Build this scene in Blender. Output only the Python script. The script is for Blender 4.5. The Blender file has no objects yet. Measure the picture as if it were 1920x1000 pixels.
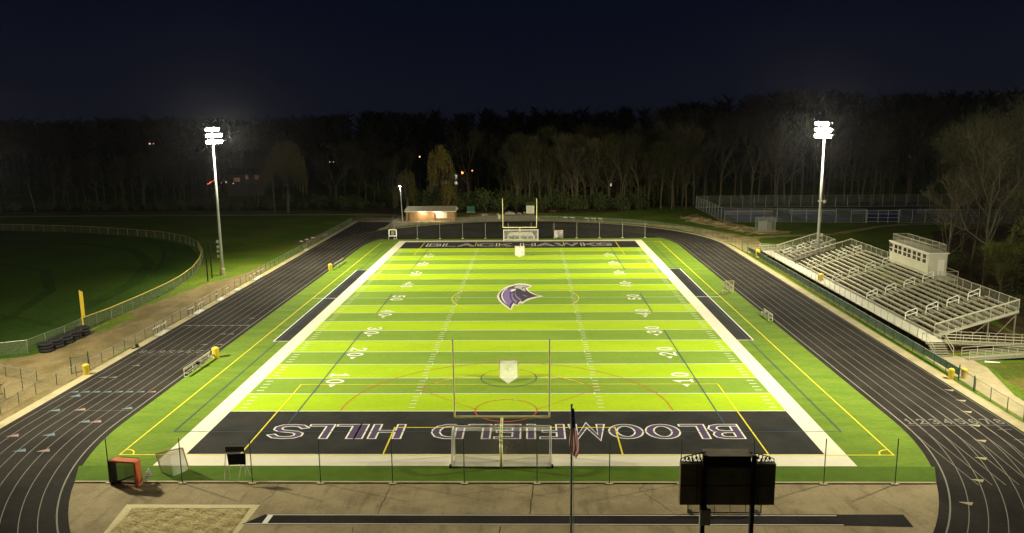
import bpy, math, random
from mathutils import Vector, Matrix
R = math.radians
random.seed(7)
sc = bpy.context.scene
C = sc.collection

# ------------------------------------------------------------------ camera
cam_d = bpy.data.cameras.new("camera")
cam = bpy.data.objects.new("camera", cam_d); C.objects.link(cam)
cam_d.sensor_width = 36; cam_d.lens = 27.78
cam_d.clip_start = 0.5; cam_d.clip_end = 3000
_r = Vector((0.999718, 0.021999, -0.008974)).normalized()
_f = Vector((-0.023252, 0.983524, -0.179278)).normalized()
_u = _r.cross(_f)
_m = Matrix((( _r.x, _u.x, -_f.x), (_r.y, _u.y, -_f.y), (_r.z, _u.z, -_f.z))).to_4x4()
_m.translation = Vector((2.205, -65.919, 24.971))
cam.matrix_world = _m
sc.camera = cam

# ------------------------------------------------------------------ view and night sky
sc.view_settings.view_transform = 'Standard'
sc.view_settings.look = 'None'
sc.view_settings.exposure = 0.0
sc.view_settings.gamma = 1.0
world = bpy.data.worlds.new("World"); sc.world = world
world.use_nodes = True
wn = world.node_tree.nodes; wl = world.node_tree.links
wbg = wn['Background']
wt = wn.new('ShaderNodeTexCoord'); ws = wn.new('ShaderNodeSeparateXYZ')
wr = wn.new('ShaderNodeValToRGB')
wl.new(wt.outputs['Generated'], ws.inputs[0]); wl.new(ws.outputs['Z'], wr.inputs[0]); wl.new(wr.outputs[0], wbg.inputs[0])
wr.color_ramp.elements[0].position = 0.0; wr.color_ramp.elements[0].color = (0.0048, 0.0058, 0.0110, 1)
wr.color_ramp.elements[1].position = 0.20; wr.color_ramp.elements[1].color = (0.0018, 0.0029, 0.0098, 1)
wbg.inputs[1].default_value = 1.0
sc.cycles.max_bounces = 6
sc.cycles.diffuse_bounces = 2
sc.cycles.transparent_max_bounces = 24
sc.cycles.sample_clamp_indirect = 2.0

FLOOD_COL = (1.0, 0.935, 0.67)
FLOOD_W = 125000.0

# ------------------------------------------------------------------ materials
MT = {}
def mat(name, col, rough=0.85, metal=0.0, var=0.12, scale=1.0, spec=0.3, col2=None, detail=4.0, bump=0.0, stretch=None, coord='Object'):
    if name in MT: return MT[name]
    m = bpy.data.materials.new(name); m.use_nodes = True
    n = m.node_tree.nodes; l = m.node_tree.links
    b = n['Principled BSDF']
    b.inputs['Roughness'].default_value = rough; b.inputs['Metallic'].default_value = metal
    b.inputs['Specular IOR Level'].default_value = spec
    if var > 0 or col2:
        tc = n.new('ShaderNodeTexCoord'); nz = n.new('ShaderNodeTexNoise'); mx = n.new('ShaderNodeMix'); mx.data_type = 'RGBA'
        nz.inputs['Scale'].default_value = scale; nz.inputs['Detail'].default_value = detail; nz.inputs['Roughness'].default_value = 0.65
        src = tc.outputs[coord]
        if stretch:
            mp = n.new('ShaderNodeMapping'); mp.inputs['Scale'].default_value = stretch
            l.new(src, mp.inputs[0]); src = mp.outputs[0]
        l.new(src, nz.inputs['Vector'])
        rp = n.new('ShaderNodeMapRange'); rp.inputs['From Min'].default_value = 0.3; rp.inputs['From Max'].default_value = 0.7
        l.new(nz.outputs['Fac'], rp.inputs[0]); l.new(rp.outputs[0], mx.inputs[0])
        a = [max(0, c * (1 - var)) for c in col]; c2 = col2 if col2 else [c * (1 + var) for c in col]
        mx.inputs[6].default_value = (*a, 1); mx.inputs[7].default_value = (*c2, 1)
        l.new(mx.outputs[2], b.inputs['Base Color'])
        if bump > 0:
            bp = n.new('ShaderNodeBump'); bp.inputs['Strength'].default_value = bump; bp.inputs['Distance'].default_value = 0.1
            nz2 = n.new('ShaderNodeTexNoise'); nz2.inputs['Scale'].default_value = scale * 6; nz2.inputs['Detail'].default_value = 5
            l.new(src, nz2.inputs['Vector']); l.new(nz2.outputs['Fac'], bp.inputs['Height']); l.new(bp.outputs[0], b.inputs['Normal'])
    else:
        b.inputs['Base Color'].default_value = (*col, 1)
    MT[name] = m
    return m

def two_scale(name, col, cb, s1, s2, amt2=0.15, rough=0.9, thr=(0.42, 0.6), stretch=(1, 1, 1), spec=0.2, fine=None, stain=None):
    """base colour broken by large patches of cb and by finer mottling"""
    m = bpy.data.materials.new(name); m.use_nodes = True
    n = m.node_tree.nodes; l = m.node_tree.links; b = n['Principled BSDF']
    b.inputs['Roughness'].default_value = rough; b.inputs['Specular IOR Level'].default_value = spec
    tc = n.new('ShaderNodeTexCoord'); mp = n.new('ShaderNodeMapping'); mp.inputs['Scale'].default_value = stretch
    l.new(tc.outputs['Object'], mp.inputs[0])
    def noise(s, d=6, r=0.65):
        q = n.new('ShaderNodeTexNoise'); q.inputs['Scale'].default_value = s; q.inputs['Detail'].default_value = d; q.inputs['Roughness'].default_value = r
        l.new(mp.outputs[0], q.inputs['Vector']); return q
    a = noise(s1); rp = n.new('ShaderNodeMapRange'); rp.inputs['From Min'].default_value = thr[0]; rp.inputs['From Max'].default_value = thr[1]
    l.new(a.outputs['Fac'], rp.inputs[0])
    mx = n.new('ShaderNodeMix'); mx.data_type = 'RGBA'; l.new(rp.outputs[0], mx.inputs[0])
    mx.inputs[6].default_value = (*col, 1); mx.inputs[7].default_value = (*cb, 1)
    c = noise(s2, 4); r2 = n.new('ShaderNodeMapRange'); r2.inputs['From Min'].default_value = 0.3; r2.inputs['From Max'].default_value = 0.7
    r2.inputs['To Min'].default_value = 1 - amt2; r2.inputs['To Max'].default_value = 1 + amt2
    l.new(c.outputs['Fac'], r2.inputs[0])
    vm = n.new('ShaderNodeVectorMath'); vm.operation = 'SCALE'; l.new(mx.outputs[2], vm.inputs[0]); l.new(r2.outputs[0], vm.inputs['Scale'])
    out = vm.outputs[0]
    if stain:   # (scale vector, threshold lo, hi, factor)
        sv, lo, hi, fac = stain
        m2 = n.new('ShaderNodeMapping'); m2.inputs['Scale'].default_value = sv; m2.inputs['Location'].default_value = (13.1, 4.7, 0)
        l.new(tc.outputs['Object'], m2.inputs[0])
        q = n.new('ShaderNodeTexNoise'); q.inputs['Scale'].default_value = 1; q.inputs['Detail'].default_value = 5; l.new(m2.outputs[0], q.inputs['Vector'])
        r3 = n.new('ShaderNodeMapRange'); r3.inputs['From Min'].default_value = lo; r3.inputs['From Max'].default_value = hi
        r3.inputs['To Min'].default_value = 1; r3.inputs['To Max'].default_value = fac
        l.new(q.outputs['Fac'], r3.inputs[0])
        v2 = n.new('ShaderNodeVectorMath'); v2.operation = 'SCALE'; l.new(out, v2.inputs[0]); l.new(r3.outputs[0], v2.inputs['Scale']); out = v2.outputs[0]
    l.new(out, b.inputs['Base Color'])
    MT[name] = m
    return m

def emit(name, col, s):
    m = bpy.data.materials.new(name); m.use_nodes = True
    n = m.node_tree.nodes; b = n['Principled BSDF']
    b.inputs['Base Color'].default_value = (*col, 1)
    b.inputs['Emission Color'].default_value = (*col, 1); b.inputs['Emission Strength'].default_value = s
    MT[name] = m; return m

def netmat(name, col, pitch, wire, diamond=True):
    """wire or cord mesh drawn from the UVs, which are metres along and up the panel"""
    m = bpy.data.materials.new(name); m.use_nodes = True
    n = m.node_tree.nodes; l = m.node_tree.links; b = n['Principled BSDF']
    b.inputs['Base Color'].default_value = (*col, 1); b.inputs['Roughness'].default_value = 0.6
    uv = n.new('ShaderNodeUVMap'); uv.uv_map = 'UVMap'; sp = n.new('ShaderNodeSeparateXYZ'); l.new(uv.outputs[0], sp.inputs[0])
    def mth(op, a, c=None):
        q = n.new('ShaderNodeMath'); q.operation = op
        for i, v in enumerate((a, c)):
            if v is None: continue
            if isinstance(v, (int, float)): q.inputs[i].default_value = v
            else: l.new(v, q.inputs[i])
        return q.outputs[0]
    x, y = sp.outputs[0], sp.outputs[1]
    if diamond: p, q = mth('ADD', x, y), mth('SUBTRACT', x, y)
    else: p, q = x, y
    w = wire / pitch
    f1 = mth('LESS_THAN', mth('FRACT', mth('DIVIDE', p, pitch)), w)
    f2 = mth('LESS_THAN', mth('FRACT', mth('DIVIDE', q, pitch)), w)
    f = mth('MAXIMUM', f1, f2)
    tr = n.new('ShaderNodeBsdfTransparent'); ms = n.new('ShaderNodeMixShader')
    l.new(f, ms.inputs[0]); l.new(tr.outputs[0], ms.inputs[1]); l.new(b.outputs[0], ms.inputs[2])
    l.new(ms.outputs[0], n['Material Output'].inputs[0])
    MT[name] = m; return m

# turf
two_scale('turf_green', (0.215, 0.335, 0.034), (0.190, 0.305, 0.031), 0.16, 5, 0.12, spec=0.15, stretch=(.5, 1.4, 1))
two_scale('turf_side', (0.148, 0.228, 0.021), (0.112, 0.190, 0.016), 0.3, 4, 0.2, spec=0.15, stretch=(.5, 2.0, 1))
mat('turf_falloff', (0.082, 0.150, 0.009), 0.9, var=0.2, scale=0.6, spec=0.15, detail=9)  # side turf darkened: floodlight falloff at the near end put into the colour
two_scale('turf_lime', (0.41, 0.58, 0.010), (0.355, 0.525, 0.012), 0.14, 5, 0.09, spec=0.15, stretch=(.5, 1.4, 1))
two_scale('turf_black', (0.029, 0.028, 0.025), (0.017, 0.0165, 0.015), 0.25, 9, 0.3, spec=0.2)
mat('turf_cream', (0.76, 0.71, 0.56), 0.9, var=0.05, scale=0.6, spec=0.2, detail=8)
mat('paint_white', (0.82, 0.80, 0.72), 0.8, var=0.04, scale=2)
mat('paint_white_faint', (0.46, 0.62, 0.18), 0.8, var=0.1, scale=2)
mat('paint_yellow', (0.80, 0.68, 0.03), 0.8, var=0.06, scale=2)
mat('paint_blue', (0.035, 0.07, 0.13), 0.8, var=0.1, scale=2)
mat('paint_red', (0.62, 0.10, 0.05), 0.8, var=0.1, scale=2)
mat('paint_purple', (0.085, 0.052, 0.125), 0.85, var=0.1, scale=1)
mat('logo_dark', (0.055, 0.045, 0.07), 0.85, var=0.08, scale=1)
mat('logo_purple', (0.24, 0.15, 0.38), 0.85, var=0.06, scale=1)
mat('logo_lilac', (0.25, 0.17, 0.36), 0.85, var=0.06, scale=1)
mat('logo_grey', (0.48, 0.46, 0.43), 0.85, var=0.06, scale=1)
two_scale('track', (0.034, 0.0295, 0.0255), (0.022, 0.019, 0.0165), 0.16, 14, 0.34, spec=0.08, rough=0.95)
mat('lane_paint', (0.24, 0.22, 0.175), 0.8, var=0.12, scale=3)
mat('lane_mark', (0.17, 0.16, 0.135), 0.8, var=0.15, scale=3)
mat('mark_blue', (0.12, 0.17, 0.205), 0.8, var=0.1, scale=3)
mat('mark_pink', (0.27, 0.17, 0.155), 0.8, var=0.1, scale=3)
mat('mark_cream', (0.66, 0.57, 0.31), 0.8, var=0.1, scale=3)
two_scale('concrete', (0.37, 0.295, 0.165), (0.28, 0.22, 0.12), 0.35, 6, 0.14, stain=((1.3, 0.30, 1), 0.54, 0.70, 0.72))
mat('arrow_cream', (0.36, 0.31, 0.18), 0.85, var=0.15, scale=3)
two_scale('concrete_strip', (0.46, 0.385, 0.23), (0.37, 0.31, 0.18), 0.5, 8, 0.1)
two_scale('dirt', (0.235, 0.175, 0.080), (0.15, 0.115, 0.045), 0.35, 5, 0.25, stretch=(1, 0.6, 1))
two_scale('dirt_bright', (0.46, 0.36, 0.17), (0.24, 0.20, 0.07), 0.28, 3, 0.25)
two_scale('sand', (0.52, 0.42, 0.195), (0.40, 0.32, 0.145), 1.5, 9, 0.2)
two_scale('grass', (0.085, 0.155, 0.012), (0.15, 0.19, 0.022), 0.09, 2.2, 0.35, spec=0.1)
two_scale('grass_patchy', (0.075, 0.100, 0.014), (0.17, 0.14, 0.035), 0.22, 2.5, 0.3, spec=0.1, thr=(0.45, 0.6))
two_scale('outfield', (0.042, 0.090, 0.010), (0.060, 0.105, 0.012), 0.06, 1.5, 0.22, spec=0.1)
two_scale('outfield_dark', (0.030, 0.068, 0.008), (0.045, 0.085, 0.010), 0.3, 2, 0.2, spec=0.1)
two_scale('forest_floor', (0.070, 0.045, 0.022), (0.10, 0.070, 0.03), 0.4, 3, 0.3, spec=0.1)
mat('galv', (0.42, 0.42, 0.38), 0.45, metal=0.5, var=0.1, scale=3)
mat('pole_paint', (0.46, 0.47, 0.44), 0.5, metal=0.2, var=0.06, scale=1)
mat('alu', (0.46, 0.435, 0.32), 0.5, metal=0.1, var=0.1, scale=2)
mat('alu_tread', (0.34, 0.315, 0.22), 0.6, metal=0.2, var=0.18, scale=2.5)
mat('alu_dark', (0.23, 0.22, 0.17), 0.6, metal=0.3, var=0.15, scale=2)
mat('white_paint', (0.78, 0.76, 0.66), 0.5, var=0.05, scale=2)
mat('panel_white', (0.60, 0.57, 0.43), 0.6, var=0.05, scale=0.6)
mat('goal_yellow', (0.93, 0.88, 0.42), 0.28, var=0.04, scale=2)
mat('bin_yellow', (0.72, 0.52, 0.05), 0.5, var=0.06, scale=4)
mat('cap_yellow', (0.62, 0.46, 0.10), 0.6, var=0.12, scale=1)
mat('black_metal', (0.012, 0.012, 0.012), 0.5, var=0.2, scale=3)
mat('dark_back', (0.24, 0.20, 0.13), 0.7, var=0.25, scale=1.2)
mat('rubber', (0.020, 0.019, 0.020), 0.7, var=0.2, scale=5)
mat('orange_frame', (0.62, 0.16, 0.06), 0.5, var=0.1, scale=4)
mat('pale_frame', (0.60, 0.38, 0.22), 0.5, var=0.1, scale=4)
mat('green_screen', (0.016, 0.080, 0.040), 0.8, var=0.2, scale=1.5)
mat('green_metal', (0.02, 0.10, 0.06), 0.6, var=0.15, scale=3)
mat('green_post', (0.05, 0.09, 0.05), 0.6, var=0.15, scale=3)
mat('dry_brush', (0.19, 0.13, 0.07), 0.9, var=0.4, scale=1)
mat('brown_wood', (0.12, 0.06, 0.03), 0.7, var=0.2, scale=3)
mat('glass_dark', (0.05, 0.035, 0.02), 0.15, var=0.3, scale=1.5, spec=0.6)
mat('bark_fine', (0.040, 0.033, 0.018), 0.9, var=0.25, scale=1.5)
mat('bark', (0.090, 0.075, 0.037), 0.9, var=0.25, scale=1.5)
mat('bark_pale', (0.11, 0.095, 0.06), 0.9, var=0.25, scale=1.5)
mat('twig', (0.024, 0.021, 0.0105), 0.9, var=0.3, scale=0.6)
mat('bud', (0.050, 0.053, 0.010), 0.9, var=0.35, scale=0.4)
mat('leaf_yellow', (0.15, 0.17, 0.015), 0.9, var=0.35, scale=0.4)
mat('willow', (0.072, 0.062, 0.014), 0.9, var=0.3, scale=0.4)
mat('shrub', (0.060, 0.080, 0.019), 0.9, var=0.4, scale=0.5)
mat('evergreen', (0.020, 0.035, 0.014), 0.9, var=0.4, scale=0.5)
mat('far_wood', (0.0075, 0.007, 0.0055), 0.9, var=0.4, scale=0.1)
mat('court_blue', (0.05, 0.09, 0.34), 0.8, var=0.08, scale=0.5)
mat('court_green', (0.040, 0.10, 0.085), 0.8, var=0.1, scale=0.5)
mat('rock', (0.36, 0.33, 0.28), 0.9, var=0.25, scale=3)
mat('roof', (0.30, 0.26, 0.15), 0.9, var=0.2, scale=3)
for _n, _c in (('flag_red', (0.42, 0.03, 0.035)), ('flag_white', (0.70, 0.66, 0.62)), ('flag_blue', (0.015, 0.018, 0.07))):
    _m = bpy.data.materials.new(_n); _m.use_nodes = True; _nn = _m.node_tree.nodes; _t = _nn.new('ShaderNodeBsdfTranslucent'); _x = _nn.new('ShaderNodeMixShader')
    _t.inputs[0].default_value = (*_c, 1); _nn['Principled BSDF'].inputs['Base Color'].default_value = (*_c, 1); _x.inputs[0].default_value = .6
    _m.node_tree.links.new(_nn['Principled BSDF'].outputs[0], _x.inputs[1]); _m.node_tree.links.new(_t.outputs[0], _x.inputs[2]); _m.node_tree.links.new(_x.outputs[0], _nn['Material Output'].inputs[0]); MT[_n] = _m
mat('house_wall', (0.07, 0.06, 0.055), 0.9, var=0.1, scale=1)
mat('house_red', (0.13, 0.05, 0.03), 0.9, var=0.1, scale=1)
mat('net_white_solid', (0.62, 0.60, 0.52), 0.9, var=0.1, scale=3)
emit('lamp_flood', (1.0, 0.95, 0.80), 120.0)
emit('lamp_white', (0.95, 0.95, 1.0), 80.0)
emit('lamp_warm', (1.0, 0.78, 0.42), 12.0)
emit('lamp_red', (1.0, 0.16, 0.06), 4.0)
emit('lamp_orange', (1.0, 0.30, 0.08), 9.0)
emit('lamp_dim', (0.85, 0.85, 0.75), 2.0)
emit('lamp_pink', (1.0, 0.45, 0.35), 2.2)
emit('window_lit', (0.80, 0.88, 0.80), 0.7)
emit('window_dim', (0.9, 0.35, 0.25), 0.07)
netmat('chain_link', (0.40, 0.40, 0.33), 0.055, 0.0042)
netmat('chain_link_dense', (0.30, 0.31, 0.27), 0.055, 0.0075)
netmat('net_thin', (0.30, 0.30, 0.24), 0.10, 0.0012, False)
netmat('net_white', (0.85, 0.83, 0.75), 0.12, 0.022)
netmat('net_lax', (0.70, 0.66, 0.54), 0.04, 0.007)
netmat('net_dark', (0.16, 0.15, 0.11), 0.04, 0.010)
netmat('net_black', (0.05, 0.05, 0.04), 0.04, 0.018)
netmat('mesh_rail', (0.30, 0.29, 0.22), 0.055, 0.0062)

# brick: a real brick pattern
def brick():
    m = bpy.data.materials.new('brick'); m.use_nodes = True
    n = m.node_tree.nodes; l = m.node_tree.links; b = n['Principled BSDF']
    tc = n.new('ShaderNodeTexCoord'); sp = n.new('ShaderNodeSeparateXYZ'); ad = n.new('ShaderNodeMath'); ad.operation = 'ADD'
    cb = n.new('ShaderNodeCombineXYZ'); br = n.new('ShaderNodeTexBrick')
    l.new(tc.outputs['Object'], sp.inputs[0]); l.new(sp.outputs[0], ad.inputs[0]); l.new(sp.outputs[1], ad.inputs[1])
    l.new(ad.outputs[0], cb.inputs[0]); l.new(sp.outputs[2], cb.inputs[1]); l.new(cb.outputs[0], br.inputs['Vector'])
    br.inputs['Color1'].default_value = (0.36, 0.205, 0.095, 1); br.inputs['Color2'].default_value = (0.29, 0.16, 0.07, 1)
    br.inputs['Mortar'].default_value = (0.36, 0.28, 0.17, 1)
    br.inputs['Scale'].default_value = 1; br.inputs['Brick Width'].default_value = 0.4; br.inputs['Row Height'].default_value = 0.2
    br.inputs['Mortar Size'].default_value = 0.012
    l.new(br.outputs[0], b.inputs['Base Color']); b.inputs['Roughness'].default_value = 0.9
    MT['brick'] = m
brick()

# ------------------------------------------------------------------ mesh builder
class M:
    def __init__(s): s.v = []; s.f = []; s.uv = None
    def add(s, vs, fs):
        k = len(s.v); s.v += [tuple(p) for p in vs]; s.f += [tuple(i + k for i in f) for f in fs]; return s
    def box(s, cx, cy, cz, sx, sy, sz, rz=0.0):
        c, q = math.cos(rz), math.sin(rz); vs = []
        for dz in (-.5, .5):
            for dx, dy in ((-.5, -.5), (.5, -.5), (.5, .5), (-.5, .5)):
                x, y = dx * sx, dy * sy
                vs.append((cx + c * x - q * y, cy + q * x + c * y, cz + dz * sz))
        return s.add(vs, [(3, 2, 1, 0), (4, 5, 6, 7), (0, 1, 5, 4), (1, 2, 6, 5), (2, 3, 7, 6), (3, 0, 4, 7)])
    def tube(s, a, b, r, n=6, r2=None, cap=True):
        a = Vector(a); b = Vector(b); d = b - a
        if d.length < 1e-6: return s
        d.normalize(); up = Vector((0, 0, 1)) if abs(d.z) < .9 else Vector((1, 0, 0))
        x = d.cross(up).normalized(); y = d.cross(x); r2 = r if r2 is None else r2
        vs = []
        for p, rr in ((a, r), (b, r2)):
            for i in range(n):
                t = 2 * math.pi * i / n; vs.append(p + x * (rr * math.cos(t)) + y * (rr * math.sin(t)))
        fs = [(i, (i + 1) % n, n + (i + 1) % n, n + i) for i in range(n)]
        if cap: fs += [tuple(range(n))[::-1], tuple(range(n, 2 * n))]
        return s.add(vs, fs)
    def path(s, pts, r, n=6):
        for a, b in zip(pts[:-1], pts[1:]): s.tube(a, b, r, n)
        return s
    def beam(s, a, b, w, h):
        a = Vector(a); b = Vector(b); d = (b - a).normalized(); up = Vector((0, 0, 1)) if abs(d.z) < .95 else Vector((1, 0, 0))
        x = d.cross(up).normalized() * w / 2; y = x.cross(d).normalized() * h / 2
        vs = [p + sx * x + sy * y for p in (a, b) for sx, sy in ((-1, -1), (1, -1), (1, 1), (-1, 1))]
        return s.add(vs, [(0, 1, 2, 3), (7, 6, 5, 4), (0, 4, 5, 1), (1, 5, 6, 2), (2, 6, 7, 3), (3, 7, 4, 0)])
    def quad(s, a, b, c, d): return s.add([a, b, c, d], [(0, 1, 2, 3)])
    def poly(s, pts, z): return s.add([(x, y, z) for x, y in pts], [tuple(range(len(pts)))])
    def rect(s, x0, y0, x1, y1, z): return s.add([(x0, y0, z), (x1, y0, z), (x1, y1, z), (x0, y1, z)], [(0, 1, 2, 3)])
    def ribbon(s, pts, w, z, closed=False):
        P = [Vector((p[0], p[1])) for p in pts]; n = len(P); L = []; Rr = []
        for i in range(n):
            if closed: a, b, c = P[i - 1], P[i], P[(i + 1) % n]
            else: a, b, c = P[max(i - 1, 0)], P[i], P[min(i + 1, n - 1)]
            d1 = (b - a).normalized() if (b - a).length > 1e-9 else (c - b).normalized()
            d2 = (c - b).normalized() if (c - b).length > 1e-9 else d1
            n1 = Vector((-d1.y, d1.x)); n2 = Vector((-d2.y, d2.x)); m = (n1 + n2)
            m = m.normalized() if m.length > 1e-6 else n1
            k = w / 2 / max(.35, m.dot(n1))
            L.append(b + m * k); Rr.append(b - m * k)
        vs = [(p.x, p.y, z) for p in L] + [(p.x, p.y, z) for p in Rr]
        fs = [(n + i, n + (i + 1) % n, (i + 1) % n, i) for i in range(n if closed else n - 1)]
        return s.add(vs, fs)
    def mesh(s, name, m, smooth=False):
        me = bpy.data.meshes.new(name); me.from_pydata(s.v, [], s.f)
        if m: me.materials.append(MT[m] if isinstance(m, str) else m)
        if s.uv is not None:
            u = me.uv_layers.new(name='UVMap')
            for i, lp in enumerate(me.loops): u.data[i].uv = s.uv[lp.vertex_index]
        if smooth:
            for p in me.polygons: p.use_smooth = True
        me.update(); return me
    def build(s, name, m, parent=None, loc=(0, 0, 0), rz=0, smooth=False, label=None):
        o = bpy.data.objects.new(name, s.mesh(name, m, smooth)); C.objects.link(o); o.location = loc; o.rotation_euler = (0, 0, rz)
        if parent is not None: o.parent = parent
        if label: o['label'] = label
        return o

def link(name, me, parent=None, loc=(0, 0, 0), rz=0, sc_=None):
    o = bpy.data.objects.new(name, me); C.objects.link(o); o.location = loc; o.rotation_euler = (0, 0, rz)
    if sc_: o.scale = sc_
    if parent is not None: o.parent = parent
    return o
def tag(o, label, cat, group=None):
    o['label'] = label; o['category'] = cat
    if group: o['group'] = group
    return o
def thing(name, label, cat, loc=(0, 0, 0), rz=0, group=None):
    o = bpy.data.objects.new(name, None); C.objects.link(o); o.location = loc; o.rotation_euler = (0, 0, rz)
    o.empty_display_size = 0.2
    return tag(o, label, cat, group)
def structure(name, b, m, smooth=False):
    o = b.build(name, m, smooth=smooth); o['kind'] = 'structure'; return o
def stuff(name, b, m, label=None, cat=None):
    o = b.build(name, m); o['kind'] = 'stuff'
    if label: o['label'] = label
    if cat: o['category'] = cat
    return o
def dup(root, loc, rz, label=None, group=None, scale=None):
    r = root.copy(); C.objects.link(r); r.location = loc; r.rotation_euler = (0, 0, rz)
    if scale: r.scale = scale
    if label: r['label'] = label
    if group: r['group'] = group
    for ch in list(root.children):
        c = ch.copy(); C.objects.link(c); c.parent = r
        for g in list(ch.children):
            d = g.copy(); C.objects.link(d); d.parent = c
    return r
ORD = ['first', 'second', 'third', 'fourth', 'fifth', 'sixth', 'seventh', 'eighth', 'ninth', 'tenth', 'eleventh', 'twelfth', 'thirteenth', 'fourteenth', 'fifteenth', 'sixteenth', 'seventeenth', 'eighteenth']
def arc(cx, cy, r, a0, a1, n=48):
    return [(cx + r * math.cos(R(a0 + (a1 - a0) * i / n)), cy + r * math.sin(R(a0 + (a1 - a0) * i / n))) for i in range(n + 1)]
def smooth01(t): t = max(0., min(1., t)); return t * t * (3 - 2 * t)
def terrain(x, y):
    side = 4 + 9 * smooth01((x + 110) / 130)
    return side * smooth01((y - 178) / 150) + 0.25 * math.sin(x * .07) * smooth01((y - 178) / 40)

# ------------------------------------------------------------------ the ground
g = M()
xs = [-900, -500, -300] + [-220 + 20 * i for i in range(23)] + [300, 500, 900]
ys = [-300, -120, -60, 0, 60, 120, 178] + [190 + 12 * i for i in range(14)] + [420, 600, 1200]
for y in ys:
    for x in xs: g.v.append((x, y, terrain(x, y)))
W_ = len(xs)
for j in range(len(ys) - 1):
    for i in range(W_ - 1):
        a = j * W_ + i; g.f.append((a, a + 1, a + 1 + W_, a + W_))
structure('ground', g, 'grass', smooth=True)

def ragged(pts, amp=0.35, step=1.2):
    out = []
    n = len(pts)
    for i in range(n):
        a = Vector(pts[i]); b = Vector(pts[(i + 1) % n]); k = max(1, int((b - a).length / step))
        for j in range(k):
            p = a.lerp(b, j / k); out.append((p.x + random.uniform(-amp, amp), p.y + random.uniform(-amp, amp)))
    return out
def flat(name, pts, z, m):
    return structure(name, M().poly(pts, z), m)

flat('outfield_grass', [(-53, 17), (-53, 52), (-55, 64), (-60, 80), (-70, 98), (-85, 110), (-103, 118), (-130, 124), (-170, 128), (-230, 128), (-230, 15), (-60, 15)], 0.006, 'outfield')
flat('forest_floor', ragged([(-300, 166), (-60, 165), (-34, 152), (-12, 157), (-2, 155), (10, 154), (26, 155), (37, 166), (46, 174), (49, 168), (130, 168), (130, 178.0), (-300, 178.0)], 0.8, 3), 0.010, 'forest_floor')
flat('right_forest_floor', ragged([(59.5, 14), (61, 60), (66, 80), (84, 92), (92, 112), (110, 122), (240, 122), (240, -40), (80, -40), (66, 8)], 0.6, 2.5), 0.007, 'forest_floor')
mw = M()
mw.ribbon([(-60, 40), (-62, 58), (-68, 76), (-79, 92), (-95, 101), (-118, 106)], 2.2, 0.009); mw.ribbon([(-66, 30), (-72, 52), (-84, 70), (-104, 80), (-130, 84)], 1.6, 0.0092)
mw.ribbon([(-57.5, 30), (-80, 42), (-110, 47), (-150, 46)], 1.3, 0.0094)
structure('mower_tracks', mw, 'outfield_dark')
flat('farm_path', [(-300, 153.2), (-52, 152.2), (-34, 150), (-34, 152.5), (-52, 155), (-300, 156.2)], 0.012, 'concrete_strip')
flat('dirt_strip', ragged([(-43.6, -30), (-43.6, 66), (-45.2, 74), (-46.5, 66), (-49.5, 57), (-51.5, 46), (-52.6, 38), (-52.8, 18), (-57, 14), (-90, 14), (-90, -30)], 0.25), 0.010, 'dirt')
flat('grass_patch', ragged([(-52.4, 27), (-50.6, 28.5), (-50.2, 35), (-52.4, 38)], 0.3, 0.8), 0.016, 'grass')
flat('dirt_patch', ragged([(-49, 101), (-44, 99.5), (-44, 113), (-47, 114)], 0.3), 0.012, 'dirt')
flat('far_dirt', ragged([(-43.5, 136.5), (-34, 136), (-34, 150), (-46, 150)], 0.3), 0.012, 'dirt')
flat('far_apron', ragged([(-34, 121), (-28, 129), (-16, 134.5), (0, 136.5), (14, 134.8), (27, 129.6), (36.5, 119.5), (41, 109), (43.5, 95), (43.8, 84), (49, 92), (51, 104), (47, 112), (43, 118), (38, 125), (29, 131), (16, 137), (5, 140), (2, 152), (-3, 153), (-12, 154), (-17, 148), (-34, 148)], 0.25), 0.013, 'dirt_bright')
flat('service_path', [(-19.8, 134.6), (-14, 142.5), (-12.2, 152), (-2.6, 152), (3.0, 151.5), (5, 139.6), (0, 137.2), (-10, 136.8)], 0.018, 'concrete_strip')
flat('eroded_bank', ragged([(41.5, 139), (44.5, 129), (48.5, 117), (53, 110), (60, 109), (61, 114), (56, 121), (52, 131), (50, 142), (47.5, 151)], 0.7, 1.6), 0.016, 'dirt_bright')
flat('grass_tongue', ragged([(49.3, 133), (47.5, 145), (48.8, 158), (50, 150), (50.2, 136)], 0.3), 0.022, 'grass')
flat('gravel_path', [(47, 95), (52, 103.4), (59, 106), (69, 107.5), (77, 113.6), (86, 121), (93, 123.8), (112, 124.2), (112, 126), (92.5, 125.8), (85, 123), (76, 115.8), (68.5, 109.6), (58.5, 108.2), (51, 106), (46, 98)], 0.020, 'dirt_bright')
flat('walkway', [(43.7, 2), (44.2, 16.2), (47.4, 16.6), (48.6, 15.6), (48.6, 12.3), (47.7, 9), (46.4, 4), (45.6, -10), (43.7, -10)], 0.018, 'concrete_strip')
flat('bleacher_shade_ground', [(44.25, 17), (59, 19), (59, 88), (44.25, 88)], 0.012, 'forest_floor')  # dark ground sheet standing in for the shade under the deck and rows
flat('patchy_grass', ragged([(47.9, 6), (49, 13.3), (54, 14.6), (64, 14), (64, -10), (46.4, -10)], 0.2), 0.014, 'grass_patchy')

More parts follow.
